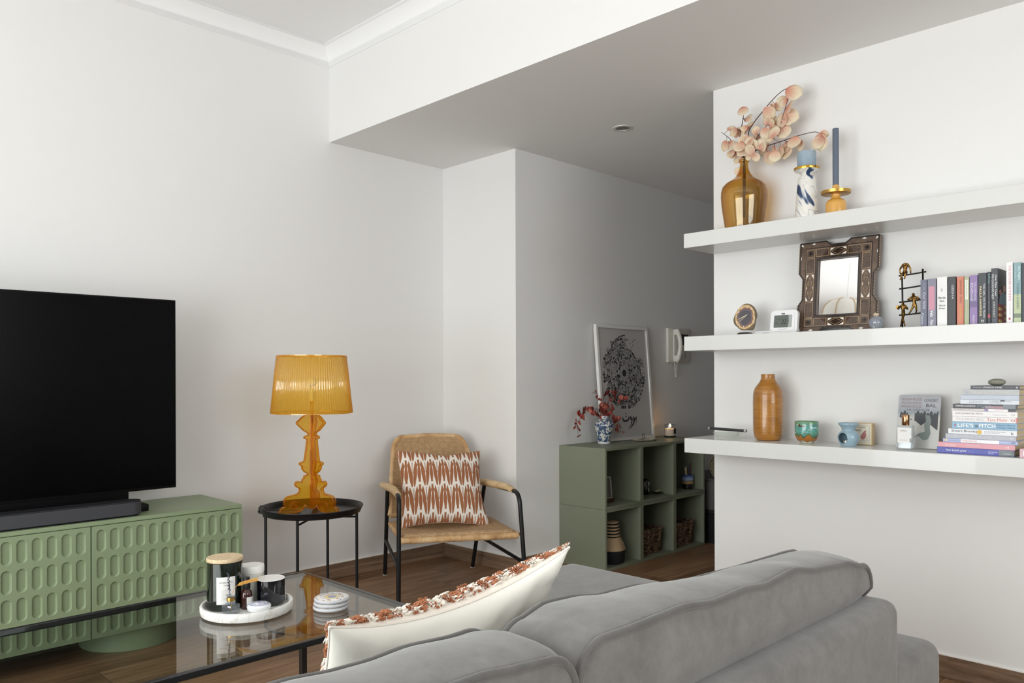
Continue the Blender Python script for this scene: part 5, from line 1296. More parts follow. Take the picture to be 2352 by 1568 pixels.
for sx in (-1, 1):
    X = (xA, xB) if sx > 0 else (-xB, -xA)
    cell(*X, zt0, zt1, 'star'); cell(*X, zb0, zb1, 'star')
    cell(*X, iz0-.007, iz0+.053, 'check'); cell(*X, iz1-.053, iz1+.007, 'check'); cell(*X, iz0+.059, iz1-.059, 'pearl')
    for za, zc in ((zt0, zt1), (zb0, zb1)):
        X2 = (.038, xA-.006) if sx > 0 else (-(xA-.006), -.038)
        cell(*X2, za, zc, 'check')
for za, zc in ((zt0, zt1), (zb0, zb1)): cell(-.032, .032, za, zc, 'pearl')
def dia(x, z, a, b, rot=0):
    a *= 1.2; b *= 1.35
    pts = [(a*cos(rot+k*PI/2)*(1 if k % 2 == 0 else b/a), a*sin(rot+k*PI/2)*(1 if k % 2 == 0 else b/a)) for k in range(4)]
    mop.add([(x+p, z+q, .0168) for p, q in pts], [(0, 1, 2, 3)], FM)
for sx in (-1, 1):
    dia(sx*(hw-.012), MHt-.012, .008, .003, PI/4*sx); dia(sx*(hw-.012), .011, .008, .003, -PI/4*sx)
    dia(sx*(hw-.0085), MHt-.066, .003, .007); dia(sx*(hw-.0085), .060, .003, .007)
    dia(sx*.100, MHt-.0105, .008, .003); dia(sx*.100, .0095, .008, .003)
for (p, q) in zip(ol, ol[1:]+ol[:1]):
    L_ = Vector((q[0]-p[0], q[1]-p[1])); k_ = int(L_.length/.011); 
    for i in range(k_):
        a = (i+.3)/k_; b = (i+.75)/k_
        tan.add([(p[0]+L_.x*a, p[1]+L_.y*a, .0163), (p[0]+L_.x*b, p[1]+L_.y*b, .0163), ((p[0]+L_.x*b)*.983, .186+(p[1]+L_.y*b-.186)*.985, .0163), ((p[0]+L_.x*a)*.983, .186+(p[1]+L_.y*a-.186)*.985, .0163)], [(0, 1, 2, 3)], FM)
dk.obj('dark_inlay', m_ebony, mr); tan.obj('tan_inlay', m_tan, mr); mop.obj('pearl_inlay', m_mop, mr)
m_mirror = Mat('mirror_silver', 'f4f4f4', .02, 1.0, var=.003)
MB().box(-ow-.001, ow+.001, -.006, -.004, o0-.001, o1+.001).obj('mirror_glass', m_mirror, mr)
# --- glass bottle in front of the mirror
m_snf = thin_glass('painted_clear_glass', (.80, .84, .88), .10, diffuse=.28, dcol='c2cad4')
sn = sthing('perfume_flask', 'tiny round patterned glass flask before the lower right corner of the mirror', 'bottle', 3.015, 1.127, ZB)
MB().lathe([(.001, 0), (.012, 0), (.013, .003), (.020, .008), (.0252, .020), (.0255, .027), (.022, .037), (.014, .044), (.0085, .0465), (.008, .050)], 40).obj('body', m_snf, sn)
MB().lathe([(.001, .0503), (.0095, .0503), (.010, .052), (.0100, .0565), (.008, .058), (.001, .058)], 24).obj('stopper', m_cork, sn)
mb = MB()
for k in range(7):
    a = -PI/2+(k-3)*.33; mb.tube([(.0254*cos(a+t*.25)*sin(PI*(.35+t*.35)), .0254*sin(a+t*.25)*sin(PI*(.35+t*.35)), .026+.019*cos(PI*(.35+t*.35))) for t in (0, .25, .5, .75, 1)], .0009, 5)
mb.obj('painted_swirls', Mat('blue_grey_paint', '6c7a94', .5, var=.1), sn)
# --- ladder sculpture with three bronze figures
m_iron = Mat('dark_iron', '2a2927', .5, .6, var=.2, vs=60, bump=.5, bs=200); m_brz = Mat('antique_bronze', '8e6a34', .35, .9); n = m_brz.noise(70, 3); m_brz.base(m_brz.ramp(n, [(.35, '33210e'), (.5, '6e5027'), (.7, 'b58d4c')]))
ld = sthing('ladder_sculpture', 'dark iron ladder sculpture with three small bronze figures, left of the standing books', 'sculpture', 3.09, 1.0205, ZB)
def U(px, py, d=0): return Vector(((px-2100)/660, d, (862-py)/632-.1695))
mb = MB()
mb.tube([U(2073, 752)+Vector((0, 0, .003)), U(2073.5, 690), U(2072.5, 634)], .0031, 8).obj('post', m_iron, ld, smooth=180)
MB().tube([U(2119, 748), U(2120, 680), U(2119.5, 619)], .0034, 8).obj('post', m_iron, ld, smooth=180)
for a, b in (((2065, 630.5), (2127, 626)), ((2066, 661), (2126, 656)), ((2066, 692), (2124, 688)), ((2065.5, 722), (2124, 719))):
    MB().tube([U(*a), U((a[0]+b[0])/2, (a[1]+b[1])/2+.6), U(*b)], .0028, 8).obj('rung', m_iron, ld, smooth=180)
def skin(name, verts, edges, radii, mat, parent, root=0, sub=2):
    me = bpy.data.meshes.new(name); me.from_pydata([tuple(v) for v in verts], edges, []); o = bpy.data.objects.new(name, me); COL.objects.link(o)
    sk = o.modifiers.new('s', 'SKIN'); sk.use_smooth_shade = True
    ss = o.modifiers.new('u', 'SUBSURF'); ss.levels = sub
    for i, r in enumerate(radii): me.skin_vertices[0].data[i].radius = (r, r); me.skin_vertices[0].data[i].use_root = (i == root)
    dg = bpy.context.evaluated_depsgraph_get(); m2 = bpy.data.meshes.new_from_object(o.evaluated_get(dg)); bpy.data.objects.remove(o)
    m2.name = name; m2.materials.clear(); m2.materials.append(mat.m)
    for p in m2.polygons: p.use_smooth = True; p.material_index = 0
    o = bpy.data.objects.new(name, m2); COL.objects.link(o); o.parent = parent; return o
def figure(parts):
    """parts: dict joint -> (px, py, depth, radius); edges chain list"""
    J, Eg = parts; keys = list(J); vs = [U(a, b, d) for a, b, d, r in J.values()]; rs = [r for *_, r in J.values()]
    skin('figure', vs, [(keys.index(a), keys.index(b)) for a, b in Eg], rs, m_brz, ld)
body = [('hip', 'waist'), ('waist', 'chest'), ('chest', 'neck'), ('neck', 'head'), ('head', 'crown'), ('chest', 'shl'), ('shl', 'ell'), ('ell', 'hal'), ('chest', 'shr'), ('shr', 'elr'), ('elr', 'har'), ('hip', 'hl'), ('hl', 'knl'), ('knl', 'ftl'), ('ftl', 'tol'), ('hip', 'hr'), ('hr', 'knr'), ('knr', 'ftr'), ('ftr', 'tor')]
figure(({'hip': (2081, 625, -.006, .0075), 'waist': (2081, 619, -.006, .0065), 'chest': (2082, 609, -.007, .0085), 'neck': (2082, 604, -.010, .004), 'head': (2082, 605, -.016, .0058), 'crown': (2082, 608, -.021, .0045),
         'shl': (2076, 607, -.008, .0045), 'ell': (2069.5, 616, -.009, .0032), 'hal': (2070, 627, -.007, .0028), 'shr': (2088, 607, -.008, .0045), 'elr': (2093.5, 616, -.009, .0032), 'har': (2093.5, 628, -.006, .0028),
         'hl': (2078, 626, -.010, .0055), 'knl': (2075, 628, -.018, .0042), 'ftl': (2073.5, 639, -.017, .0028), 'tol': (2072.5, 641, -.022, .0024), 'hr': (2084, 626, -.010, .0055), 'knr': (2084, 627.5, -.018, .0042), 'ftr': (2082.5, 638, -.017, .0028), 'tor': (2081.5, 640, -.022, .0024)}, body))
figure(({'hip': (2102, 700, -.006, .0065), 'waist': (2101.5, 694, -.006, .0055), 'chest': (2101, 685, -.006, .0080), 'neck': (2100, 680, -.006, .0035), 'head': (2099.5, 676, -.007, .0050), 'crown': (2099.5, 672.5, -.007, .0045),
         'shl': (2094, 683, -.008, .0038), 'ell': (2087, 688, -.010, .0030), 'hal': (2097, 690, -.015, .0028), 'shr': (2107.5, 683, -.008, .0038), 'elr': (2114.5, 687, -.010, .0030), 'har': (2104, 690, -.015, .0028),
         'hl': (2099.5, 703, -.006, .0048), 'knl': (2095.5, 711, -.008, .0036), 'ftl': (2091.5, 718, -.006, .0026), 'tol': (2089, 719.5, -.010, .0024), 'hr': (2105, 703, -.006, .0048), 'knr': (2106.5, 711, -.008, .0036), 'ftr': (2106, 718, -.006, .0026), 'tor': (2104, 719.5, -.010, .0024)}, body))
figure(({'hip': (2078, 717, -.012, .0065), 'waist': (2077.5, 712, -.012, .0055), 'chest': (2077, 703, -.012, .0080), 'neck': (2077, 697.5, -.012, .0035), 'head': (2077, 694, -.012, .0050), 'crown': (2077, 690.5, -.012, .0042),
         'shl': (2071.5, 702, -.013, .0040), 'ell': (2066.5, 709, -.016, .0030), 'hal': (2072, 705, -.024, .0028), 'shr': (2083, 701.5, -.013, .0040), 'elr': (2089.5, 710, -.016, .0032), 'har': (2081, 706, -.024, .0028),
         'hl': (2076, 720, -.012, .0048), 'knl': (2078, 733, -.015, .0036), 'ftl': (2081.5, 746.5, -.012, .0026), 'tol': (2082, 749, -.018, .0024), 'hr': (2080.5, 720, -.013, .0048), 'knr': (2077, 733, -.020, .0036), 'ftr': (2073.5, 746.5, -.016, .0026), 'tor': (2073, 749, -.022, .0024)}, body))
MB().box(-.003, .003, -.012, 0, -.006, .007, M=Matrix.Translation(U(2068, 705, -.022)) @ Matrix.Rotation(.5, 4, 'Y')).obj('tiny_book', m_brz, ld)
# --- books
def cmat(c, rough=.45):
    k = 'book_'+c
    if k in bpy.data.materials: return bpy.data.materials[k]
    return Mat(k, c, rough, coat=.15, var=.03, vs=30).m
def book(label, group, loc, w, h, d, cover, texts, upright=True, extra=(), rz=0):
    """upright: spine w wide, h high, facing -y; lying: spine w long, h thick"""
    root = sthing('book', label, 'book', *loc, group, rz); t = .0012; c = cmat(cover)
    mb = MB()
    if upright: mb.box(-w/2, -w/2+t, 0, d, 0, h).box(w/2-t, w/2, 0, d, 0, h).box(-w/2+t, w/2-t, 0, t, 0, h)
    else: mb.box(-w/2, w/2, 0, d, 0, t).box(-w/2, w/2, 0, d, h-t, h).box(-w/2, w/2, 0, t, t, h-t)
    co = mb.obj('cover', c, root, bevel=.0005)
    mb = MB()
    if upright: mb.box(-w/2+t, w/2-t, t, d-.003, .003, h-.003)
    else: mb.box(-w/2+.003, w/2-.003, t, d-.003, t, h-t)
    mb.obj('pages', m_paper, root)
    F0 = frame((0, -.0002, 0), (1, 0, 0), (0, 0, 1)); FV = frame((0, -.0002, 0), (0, 0, -1), (1, 0, 0))
    for ke, (x0, x1, z0, z1, col) in enumerate(extra):
        MB().box(x0, x1, -.0003-.0001*ke, .0002, z0, z1).obj('spine_panel', cmat(col), root)
    by = {}
    for tx in texts:
        body, a, b, ww, hh, col = tx[:6]; bold = tx[6] if len(tx) > 6 else .006; hz = tx[7] if len(tx) > 7 else False
        mb = by.setdefault(col, MB())
        if upright and not hz: put_text(mb, body, FV, -h+a, b-hh/2, ww, hh, bold, t=.0006)
        else: put_text(mb, body, F0, a, b, ww, hh, bold, t=.0006)
    for col, mb in by.items(): mb.obj('lettering', cmat(col, .6), root)
    return root
G1 = 'standing paperbacks on the middle shelf'
BK = [(.9766, .9545, .168, '62647a', [('Our Wild', .045, .002, .058, .010, 'c9cbdb', 0), ('Flame', .118, -.004, .040, .008, 'c9cbdb', 0), ('COE', .012, .002, .026, .005, 'a9abc2')], 'slate blue grey paperback with pale script, first of the standing books'),
      (.9530, .9250, .169, '7e7b8e', [('Vela', .110, .0, .024, .011, 'f2f0f4', .01), ('Peace', .145, .0, .018, .010, 'f2f0f4', .01)], 'grey lilac paperback with a pink panel on its spine, second of the standing books'),
      (.9225, .8898, .172, 'e6e5e4', [('Birds', -.011, .096, .022, .0075, '33343a', .01, True), ('Dirt.', -.007, .085, .015, .007, '33343a', .01, True), ('Marie', -.010, .070, .020, .006, '33343a', .01, True), ('Prize', -.009, .060, .018, .006, '33343a', .01, True), ('ij', -.003, .118, .004, .016, '8a8a8c', 0, True)], 'white standing paperback with small black horizontal words on its spine'),
      (.8880, .8622, .170, '26262b', [('GEISHA', .028, .003, .050, .0075, 'c4c4ca')], 'glossy black standing paperback reading GEISHA'),
      (.8600, .8378, .168, 'c9775c', [('GRANDER', .012, .002, .05, .006, '8c4630', .0), ('WAY', .068, .002, .024, .006, '8c4630', .0), ('J.S. BONES', .096, .0, .048, .006, 'e6c04c')], 'orange standing paperback with yellow lettering'),
      (.8370, .8215, .165, 'a9b08e', [('First Keeper', .014, .0, .056, .0055, '8d947a', .0), ('Rock Music', .082, .0, .050, .0055, 'c7cdb4', .0)], 'narrow pale green standing paperback'),
      (.8205, .7955, .169, '8c72a6', [('NOWHERE', .026, .005, .062, .0075, 'cfc4e0'), ('REVENGE', .026, -.005, .062, .0080, 'd8cfe8'), ('NEW EDITION', .135, .0, .030, .005, 'efeaf4')], 'purple standing paperback with pale lilac lettering'),
      (.7940, .7683, .174, '2a2d34', [('THE GIRL ON THE TRAIN', .035, .005, .116, .0060, 'd4d6dc'), ('PAULA HAWKINS', .045, -.0055, .100, .0062, 'ead9a8', .012), ('D', .158, .0, .008, .008, 'ffffff')], 'black standing paperback reading THE GIRL ON THE TRAIN'),
      (.7670, .7563, .176, '1e2028', [('J.Roy', .006, .0, .034, .0065, '7fb4b8'), ('A novel for the few', .046, .0, .082, .003, '8a8d98', 0)], 'narrowest black standing paperback with pale blue script at its top'),
      (.7553, .7353, .1865, '2d2f36', [('One Flew Over', .022, .0045, .072, .0062, 'e6e6ea'), ('THE CUCKOO\'S NEST', .018, -.0050, .085, .0062, 'e6e6ea'), ('KEN KESEY', .112, -.001, .052, .0056, 'cfd0d6', 0)], 'tall black standing paperback with a colourful picture cover showing on its right side'),
      (.7113, .6920, .202, 'ece9ea', [('THE CATCHER IN THE RYE', .010, .001, .118, .0068, 'd4889a', 0), ('J.D. SALINGER', .135, .001, .040, .0035, 'b9a6ac', 0)], 'tall white standing paperback with pink lettering'),
      (.6905, .6680, .199, '7fa0a6', [('the Night', .012, .005, .045, .008, 'dfeef0', .01), ('Far from the shore', .010, -.006, .040, .003, 'dfeef0', 0), ('YASMINA KHADRA', .068, .001, .085, .0065, '4f6a68', 0)], 'teal and pale green standing paperback, second from the right end'),
      (.6670, .6450, .196, '22252e', [('STORIES', .03, 0, .07, .008, 'c4c4ca')], 'black standing paperback at the right end of the row')]
for i, (ya, yb, h, c, tx, lb) in enumerate(BK):
    w_ = ya-yb-.0006; ex = []
    if i == 1: ex = [(-w_/2+.004, w_/2-.005, .060, .142, 'c9899c')]
    if i == 5: ex = [(-w_/2+.003, w_/2-.003, .088, .155, 'e2e4da')]
    if i == 6: ex = [(-w_/2+.001, w_/2-.001, .060, .105, '6d5a8a')]
    if i == 8: ex = [(-.0035, .0035, .022, .034, 'b03c50')]
    if i == 9: ex = [(-.006, .004, .006, .018, '4a4c55')]
    if i == 10: ex = [(-.0025, .0025, .012, .020, 'a83246')]
    if i == 11: ex = [(-w_/2+.0005, w_/2-.0005, .0, .095, 'b4bf98'), (-w_/2+.0005, w_/2-.0005, .018, .032, '6f7d68')]
    bkk = book(lb, G1, (3.02, (ya+yb)/2, ZB), w_, h, .12, c, tx, True, ex)
    if i == 9:   # the picture on the front cover, visible in the gap
        Wc, sx = .12, w_/2
        def fl(name, pts, col, t=.0006):
            MB().add([(sx+t, .002+a*(Wc-.004), .002+b*(h-.004)) for a, b in pts], [tuple(range(len(pts)))]).obj(name, cmat(col), bkk)
        cir = lambda cx, cz, ra, rb: [(cx+ra*cos(k*PI/8), cz+rb*sin(k*PI/8)) for k in range(16)]
        fl('cover_picture', [(0, 0), (1, 0), (1, .36), (0, .36)], 'a83232')
        fl('cover_picture', [(.1, .36), (.95, .36), (.85, .56), (.45, .60), (.15, .52)], '7fa9bd', .0008)
        fl('cover_picture', cir(.62, .66, .17, .07), 'd8a594', .0009); fl('cover_picture', cir(.22, .58, .13, .055), 'c98a84', .0009)
        for k in range(6): fl('cover_picture', cir(.2+.55*(k % 2)+.05*k % .1, .05+.055*k, .2, .032), 'e6d98a', .0009)
G2 = 'books lying in the stack on the lowest shelf'
TK = [(.9148, .6819, .0205, '4a50a6', [('how brands grow', .030, .006, .062, .0085, 'f0f0fa', .008), ('Part 2', .097, .006, .017, .006, '8f94cf', 0), ('Romaniuk', .158, .010, .026, .004, 'f0f0fa', .01), ('Sharp', .158, .004, .015, .004, 'f0f0fa', .01), ('UNIVERSITY', .200, .006, .026, .004, 'd5d8da', .0), ('SECTION', .128, .009, .015, .003, '7f84c4', 0)], [(.188, .2325, .0005, .0195, '6f777c')], 'violet blue book, lowest of the lying stack'),
      (.9112, .6801, .0175, 'd99aa4', [('Lovable', .022, .004, .032, .009, 'f6dfe0', 0), ('YOUR SPACE, YOU', .086, .006, .042, .005, 'f6e6e6', .0), ('o|', .204, .005, .009, .007, 'f6f0f0', .01)], [], 'pink book, second from the bottom of the lying stack'),
      (.8957, .6723, .0130, 'a7b2d8', [('Negotiating', .060, .0035, .044, .0065, 'c98a94', 0), ('Collected', .018, .005, .030, .003, '7f94c4', 0), ('Skills', .176, .005, .018, .003, 'e8ecf8', 0), ('oc', .205, .004, .012, .006, '5f6a80', 0)], [(.056, .170, .0008, .0122, 'f1eff2'), (.006, .014, .004, .010, 'e8c58c')], 'thin lavender book with a white title strip in the lying stack'),
      (.8879, .6766, .0160, 'b4b7c0', [('BECOMING THE ONE', .028, .005, .112, .0075, 'd8dae2', 0), ('W', .194, .005, .009, .006, 'eef0f4', .01)], [], 'silver grey book reading BECOMING THE ONE in the lying stack'),
      (.8789, .6748, .0182, 'e6e7ec', [('Smart Brevity', .010, .005, .080, .0095, '33363e', .003), ('Jim Vandehei, Mike Allen', .110, .0095, .062, .0034, '6b6e76', .0), ('and Roy Schwartz', .110, .005, .044, .0034, '6b6e76', .0), ('k', .188, .004, .008, .009, '4a4c55', 0)], [], 'white book reading Smart Brevity with a yellow dot in the lying stack'),
      (.8673, .6739, .0240, '86aecb', [("LIFE'S", .018, .006, .048, .0125, 'ffffff', .012), ('a', .070, .0065, .010, .008, '3a4250', .006), ('PITCH', .083, .006, .048, .0125, 'ffffff', .012), ('Stephen Bayley', .134, .0135, .054, .0055, '3f5d74', .004), ('& Roger Mavity', .134, .005, .054, .0055, '3f5d74', .004)], [(.008, .012, .009, .015, 'b84a5a')], "light blue book reading LIFE'S a PITCH in the lying stack"),
      (.8660, .6739, .0180, 'eae6e6', [('PLAYING BIG', .013, .005, .082, .0085, 'c6c9d0', .0), ('Tara Mohr', .105, .0045, .060, .0095, 'd4786e', .003), ('O', .174, .005, .012, .0075, 'b4705c', .012)], [(.188, .1921, .0005, .0175, 'd9848a')], 'white book with red author lettering at its right in the lying stack'),
      (.8663, .6730, .0184, 'eceaea', [('surrounded by idiots', .010, .006, .083, .0085, '8a8a8e', .0), ('thomas erikson', .122, .006, .042, .004, 'c2c2c6', 0), ('o', .176, .006, .010, .006, 'b9b9be', 0)], [], 'white book reading surrounded by idiots in the lying stack'),
      (.8686, .6772, .0088, 'dcd7d6', [('THE POWER OF A POSITIVE ATTITUDE', .006, .003, .092, .0032, 'a29a98', 0), ('Roger Fritz', .132, .003, .022, .003, 'c9828c', 0)], [(.112, .168, .0008, .0082, 'f0eef0'), (.100, .111, .0008, .0082, '8c86b4'), (.169, .1908, .0006, .0084, '43434c')], 'thinnest white and grey book in the lying stack'),
      (.8643, .6729, .0150, '3c3e46', [('STEPHEN HAWKING', .009, .0055, .060, .0052, 'f0f0f2', .012), ('BLACK HOLES AND', .074, .007, .042, .0038, 'b4c8d8', .006), ('BABY UNIVERSES', .088, .002, .036, .0034, 'b4c8d8', .0)], [(.098, .150, .0006, .0095, 'a8838e'), (.150, .186, .0006, .0144, '7d858c')], 'dark grey book with a white author name at its left in the lying stack'),
      (.8416, .6686, .0150, 'd6dce4', [('STEPHEN', .028, .0085, .040, .0034, 'a3a7b0', 0), ('HAWKING', .028, .0030, .040, .0034, 'a3a7b0', 0), ('A BRIEF HISTORY', .088, .0085, .064, .0036, '9aa0aa', 0), ('OF TIME', .088, .0030, .034, .0036, '9aa0aa', 0)], [(.120, .132, .010, .0145, '3a4654')], 'pale white blue book with grey spaced lettering, fourth from the top of the stack'),
      (.8406, .6685, .0160, 'bcc4d2', [('THOUGHTS TO WIN', .045, .005, .066, .006, 'd8dfec', 0)], [], 'pale grey blue book, third from the top of the lying stack'),
      (.8331, .6676, .0190, 'b8babc', [('THE ART OF THE MORNING', .026, .006, .112, .006, 'dcdcd6', 0), ('o', .006, .006, .012, .006, '9fb0c8', .0)], [], 'silver grey book with pale lettering, second from the top of the lying stack'),
      (.8098, .6667, .0125, '3b3c48', [('THE LITTLE BOOK OF', .006, .0045, .030, .003, 'e8e8ec', .004), ('DRINKING GAMES', .039, .0035, .054, .0056, 'f2f2f4', .012), ('QUENTIN PARKER', .103, .005, .024, .002, 'b4b4bc', 0), ('o', .132, .0035, .006, .0055, 'f2f2f4', .02)], [], 'small dark book reading DRINKING GAMES on top of the lying stack')]
zc = ZL
for i, (ya, yb, h, c, tx, ex, lb) in enumerate(TK):
    w_ = ya-yb; tx = [(b, a-w_/2)+tuple(r) for (b, a, *r) in tx]; ex = [(a-w_/2, b-w_/2, z0, z1, q) for a, b, z0, z1, q in ex]
    bkk = book(lb, G2, (2.99, (ya+yb)/2, zc), w_, h-.0004, .150-.004*(i % 3), c, tx, False, ex)
    if i == 4: MB().lathe([(.001, 0), (.0072, 0), (.0072, .0008), (.001, .0008)], 24, M=Matrix.Translation((.0955-w_/2, -.0002, .009)) @ Matrix.Rotation(PI/2, 4, 'X')).obj('yellow_dot', cmat('d9b43c'), bkk)
    zc += h
book('pink book at the right edge of the lowest shelf, its spine starting with BLA', G2, (2.978, .665-.11, ZL), .22, .0285, .15, 'd8b4bc', [('BLACK', -.100, .006, .105, .017, 'f6f2f4', .02)], False)
m_stone = Mat('grey_pebble', '8b8a7c', .7, var=.15, vs=30, bump=.2, bs=90)
pb_ = MB().ball((0, 0, .0108), (.0262, .020, .0115), 24, fn=lambda p: 1+.10*abs(p.x*p.z)+.05*noise.noise(p*2)).obj('pebble', m_stone); pb_.location = (3.045, .745, zc); pb_.rotation_euler = (0, 0, RW)
tag(pb_, 'smooth grey pebble lying on top of the book stack', 'stone')
# --- lowest shelf
m_ash = thin_glass('cut_glass', (.93, .95, .93), .12, diffuse=.02, dcol='d8dcd8')
at = sthing('glass_ashtray', 'cut clear glass ashtray with a pen across it, leftmost on the lowest shelf', 'ashtray', 3.06, 1.762, ZL)
def oct_(r, z, a): 
    k = PI/4; return r*cos(k/2)/cos(((a+k/2) % k)-k/2)
MB().lathe([(.001, 0), (.045, 0), (.048, .003), (.060, .020), (.063, .028), (.061, .030), (.052, .028), (.044, .010), (.001, .008)], 64, fn=oct_).obj('tray', m_ash, at, smooth=20)
m_pen = Mat('dark_pen', '1e1f22', .3, coat=.4, var=.05)
pn = sthing('pen', 'black pen with silver ends resting on the glass ashtray', 'pen', 3.055, 1.7605, ZL+.0302)
MB().tube([(-.082, 0, .0092), (.080, 0, .0058)], .0062, 16).obj('barrel', m_pen, pn); 
MB().tube([(-.089, 0, .0093), (-.0822, 0, .0092)], .0064, 16).obj('end_cap', m_chrome, pn); MB().tube([(.0802, 0, .0058), (.089, 0, .0056)], .0064, 16).obj('end_cap', m_chrome, pn)
m_bvase = Mat('caramel_glaze', '9c6420', .22, coat=.55); x, y, z = m_bvase.xyz(); n = m_bvase.noise(6, 4, m_bvase.vec(x*2.0, y*2.0, z*60.0)); n2 = m_bvase.noise(14, 3)
m_bvase.base(m_bvase.ramp(n*.6+n2*.4, [(.30, '8a581c'), (.5, 'a26c27'), (.70, 'b67f36')])); m_bvase.bump((z*1400.0).sin()*.5+n*.6, .28, .001)
bv_ = MB().lathe([(.001, 0), (.040, 0), (.048, .003), (.0555, .014), (.0595, .035), (.0605, .060), (.0610, .150), (.0606, .182), (.0585, .200), (.0530, .216), (.0440, .229), (.0355, .240), (.0300, .250), (.0282, .258), (.0280, .266), (.0285, .272), (.0272, .2735), (.0255, .272), (.0250, .255), (.030, .245), (.001, .20)], 64).obj('bottle_vase', m_bvase); bv_.location = (3.085, 1.589, ZL)
tag(bv_, 'tall caramel brown ridged ceramic bottle vase on the lowest shelf', 'vase')
m_cup = Mat('green_drip_glaze', '5f8f7c', .18, coat=.7); x, y, z = m_cup.xyz(); n = m_cup.noise(24, 3, dist=1.4); wv = m_cup.noise(60, 3, m_cup.vec(x*.6, y*.6, z*1.6), dist=1.0)
zz = z*11.0+(n-.5)*.55; c = m_cup.ramp(zz, [(.02, 'b9c4b0'), (.08, '9a5c1e'), (.26, 'a8691f'), (.32, '3f5a3c'), (.45, '5fa090'), (.7, '4f8f8c'), (.92, '67906a')])
c = m_cup.mix((wv.gt(.60))*z.gt(.034)*z.lt(.074), c, 'bcd4d6'); m_cup.base(m_cup.mix((n.gt(.66)), c, '5a2a18')); m_cup.bump(wv, .5, .002)
cp_ = sthing('drip_glazed_cup', 'green and amber drip glazed ceramic cup on the lowest shelf', 'cup', 3.065, 1.4145, ZL)
MB().lathe([(.001, 0), (.024, 0), (.0262, .002), (.0265, .005), (.034, .009), (.0405, .018), (.0445, .032), (.0455, .050), (.0455, .084), (.0445, .0862), (.0425, .085), (.0420, .03), (.030, .012), (.001, .010)], 56).obj('cup', m_cup, cp_)
# oil burner with a cut opening and a tealight
m_blue = Mat('dusty_blue_ceramic', '93adbb', .3, coat=.4, var=.02, vs=6)
ob = sthing('oil_burner', 'dusty blue ceramic oil burner with a round opening on the lowest shelf', 'oil burner', 3.045, 1.2415, ZL)
hole = Vector((-.010, -.0375, .030)); hr = .0205
prof = [(.0270, 0), (.0282, .002)]+[(.0282+.0108*sin(PI*min(1, t/20*1.02)), .002+.056*t/20) for t in range(1, 21)]
prof = [(.0265, 0), (.0275, .0015), (.0330, .012), (.0375, .022), (.0390, .031), (.0380, .040), (.0345, .048), (.0285, .0545), (.0240, .0585), (.0232, .0625)]
def fine(P, k): 
    Q = smooth_path([(a, b, 0) for a, b in P], k); return [(q.x, q.y) for q in Q]
fp = fine(prof, 5)
o = MB().lathe(fp+[(r-.0035, z) for r, z in fp[::-1]], 96, closed=True).obj('body', m_blue, ob, smooth=60)
hd = Vector((hole.x, hole.y, 0)).normalized()
ct_ = MB().tube([hole-hd*.022, hole+hd*.02], hr, 48).obj('cutter', m_blue, ob)
bl = o.modifiers.new('b', 'BOOLEAN'); bl.object = ct_; bl.operation = 'DIFFERENCE'; bl.solver = 'EXACT'
dg = bpy.context.evaluated_depsgraph_get(); me2 = bpy.data.meshes.new_from_object(o.evaluated_get(dg)); o.modifiers.clear(); o.data = me2; bpy.data.objects.remove(ct_)
for p in me2.polygons: p.use_smooth = True
me2.set_sharp_from_angle(angle=math.radians(50))
MB().lathe([(.001, .0600), (.0232, .0600), (.0240, .066), (.0300, .074), (.0365, .0805), (.0368, .0865), (.0350, .0872), (.0330, .083), (.020, .074), (.001, .072)], 56).obj('dish', m_blue, ob)
tl = sthing('tealight', 'small white tealight in a silver cup inside the blue oil burner', 'candle', 3.036, 1.2435, ZL+.0035)
MB().lathe([(.001, 0), (.016, 0), (.0165, .001), (.0165, .017), (.016, .017), (.0158, .003), (.001, .002)], 40).obj('metal_cup', m_chrome, tl); MB().lathe([(.001, .0035), (.0155, .0035), (.0155, .013), (.001, .0135)], 32).obj('wax', m_white, tl)
# wooden fable box
m_lw = Mat('light_box_wood', 'cdb48a', .55, var=.1, vs=30); m_card = Mat('cream_card', 'e2dccb', .7, var=.02)
fb = sthing('wooden_box', 'small light wooden box with a bird picture and the word FABLES behind the blue burner', 'box', 3.115, 1.2385, ZL)
MB().box(-.060, .0575, 0, .030, 0, .084, .0015).obj('box', m_lw, fb); MB().box(-.056, .0535, -.0006, 0, .004, .080).obj('card', m_card, fb)
FX = frame((0, -.0006, 0), (1, 0, 0), (0, 0, 1)); mb = MB()
for (a, b, c2, d) in ((-.050, .048, .0085, .0092), (-.050, .048, .0748, .0755), (-.050, -.0493, .0085, .0755), (.0473, .048, .0085, .0755)): mb.box(a, b, -.0009, -.0004, c2, d)
put_text(mb, 'FABLES', FX, -.022, .052, .040, .0085, .002); put_text(mb, 'La Fontaine', FX, -.006, .0655, .040, .0060, 0)
stroke_pts = smooth_path([(.014, .016, 0), (.022, .019, 0), (.030, .014, 0), (.038, .020, 0), (.044, .017, 0)], 4)
for a, b in zip(stroke_pts, stroke_pts[1:]): mb.add([(a.x, -.001, a.y), (b.x, -.001, b.y), (b.x, -.001, b.y+.0012), (a.x, -.001, a.y+.0012)], [(0, 1, 2, 3)])
mb.obj('lettering', Mat('brown_ink', '5c4238', .7, var=.05), fb)
mb = MB(); bird = smooth_path([(.014, .028, 0), (.019, .040, 0), (.026, .050, 0), (.032, .056, 0), (.036, .055, 0), (.034, .048, 0), (.036, .040, 0), (.034, .030, 0), (.028, .022, 0), (.020, .022, 0)], 4)
mb.add([(p.x, -.0011, p.y) for p in bird], [tuple(range(len(bird)))]).obj('bird_picture', Mat('rose_print', 'b87a78', .7, var=.1, vs=60), fb)
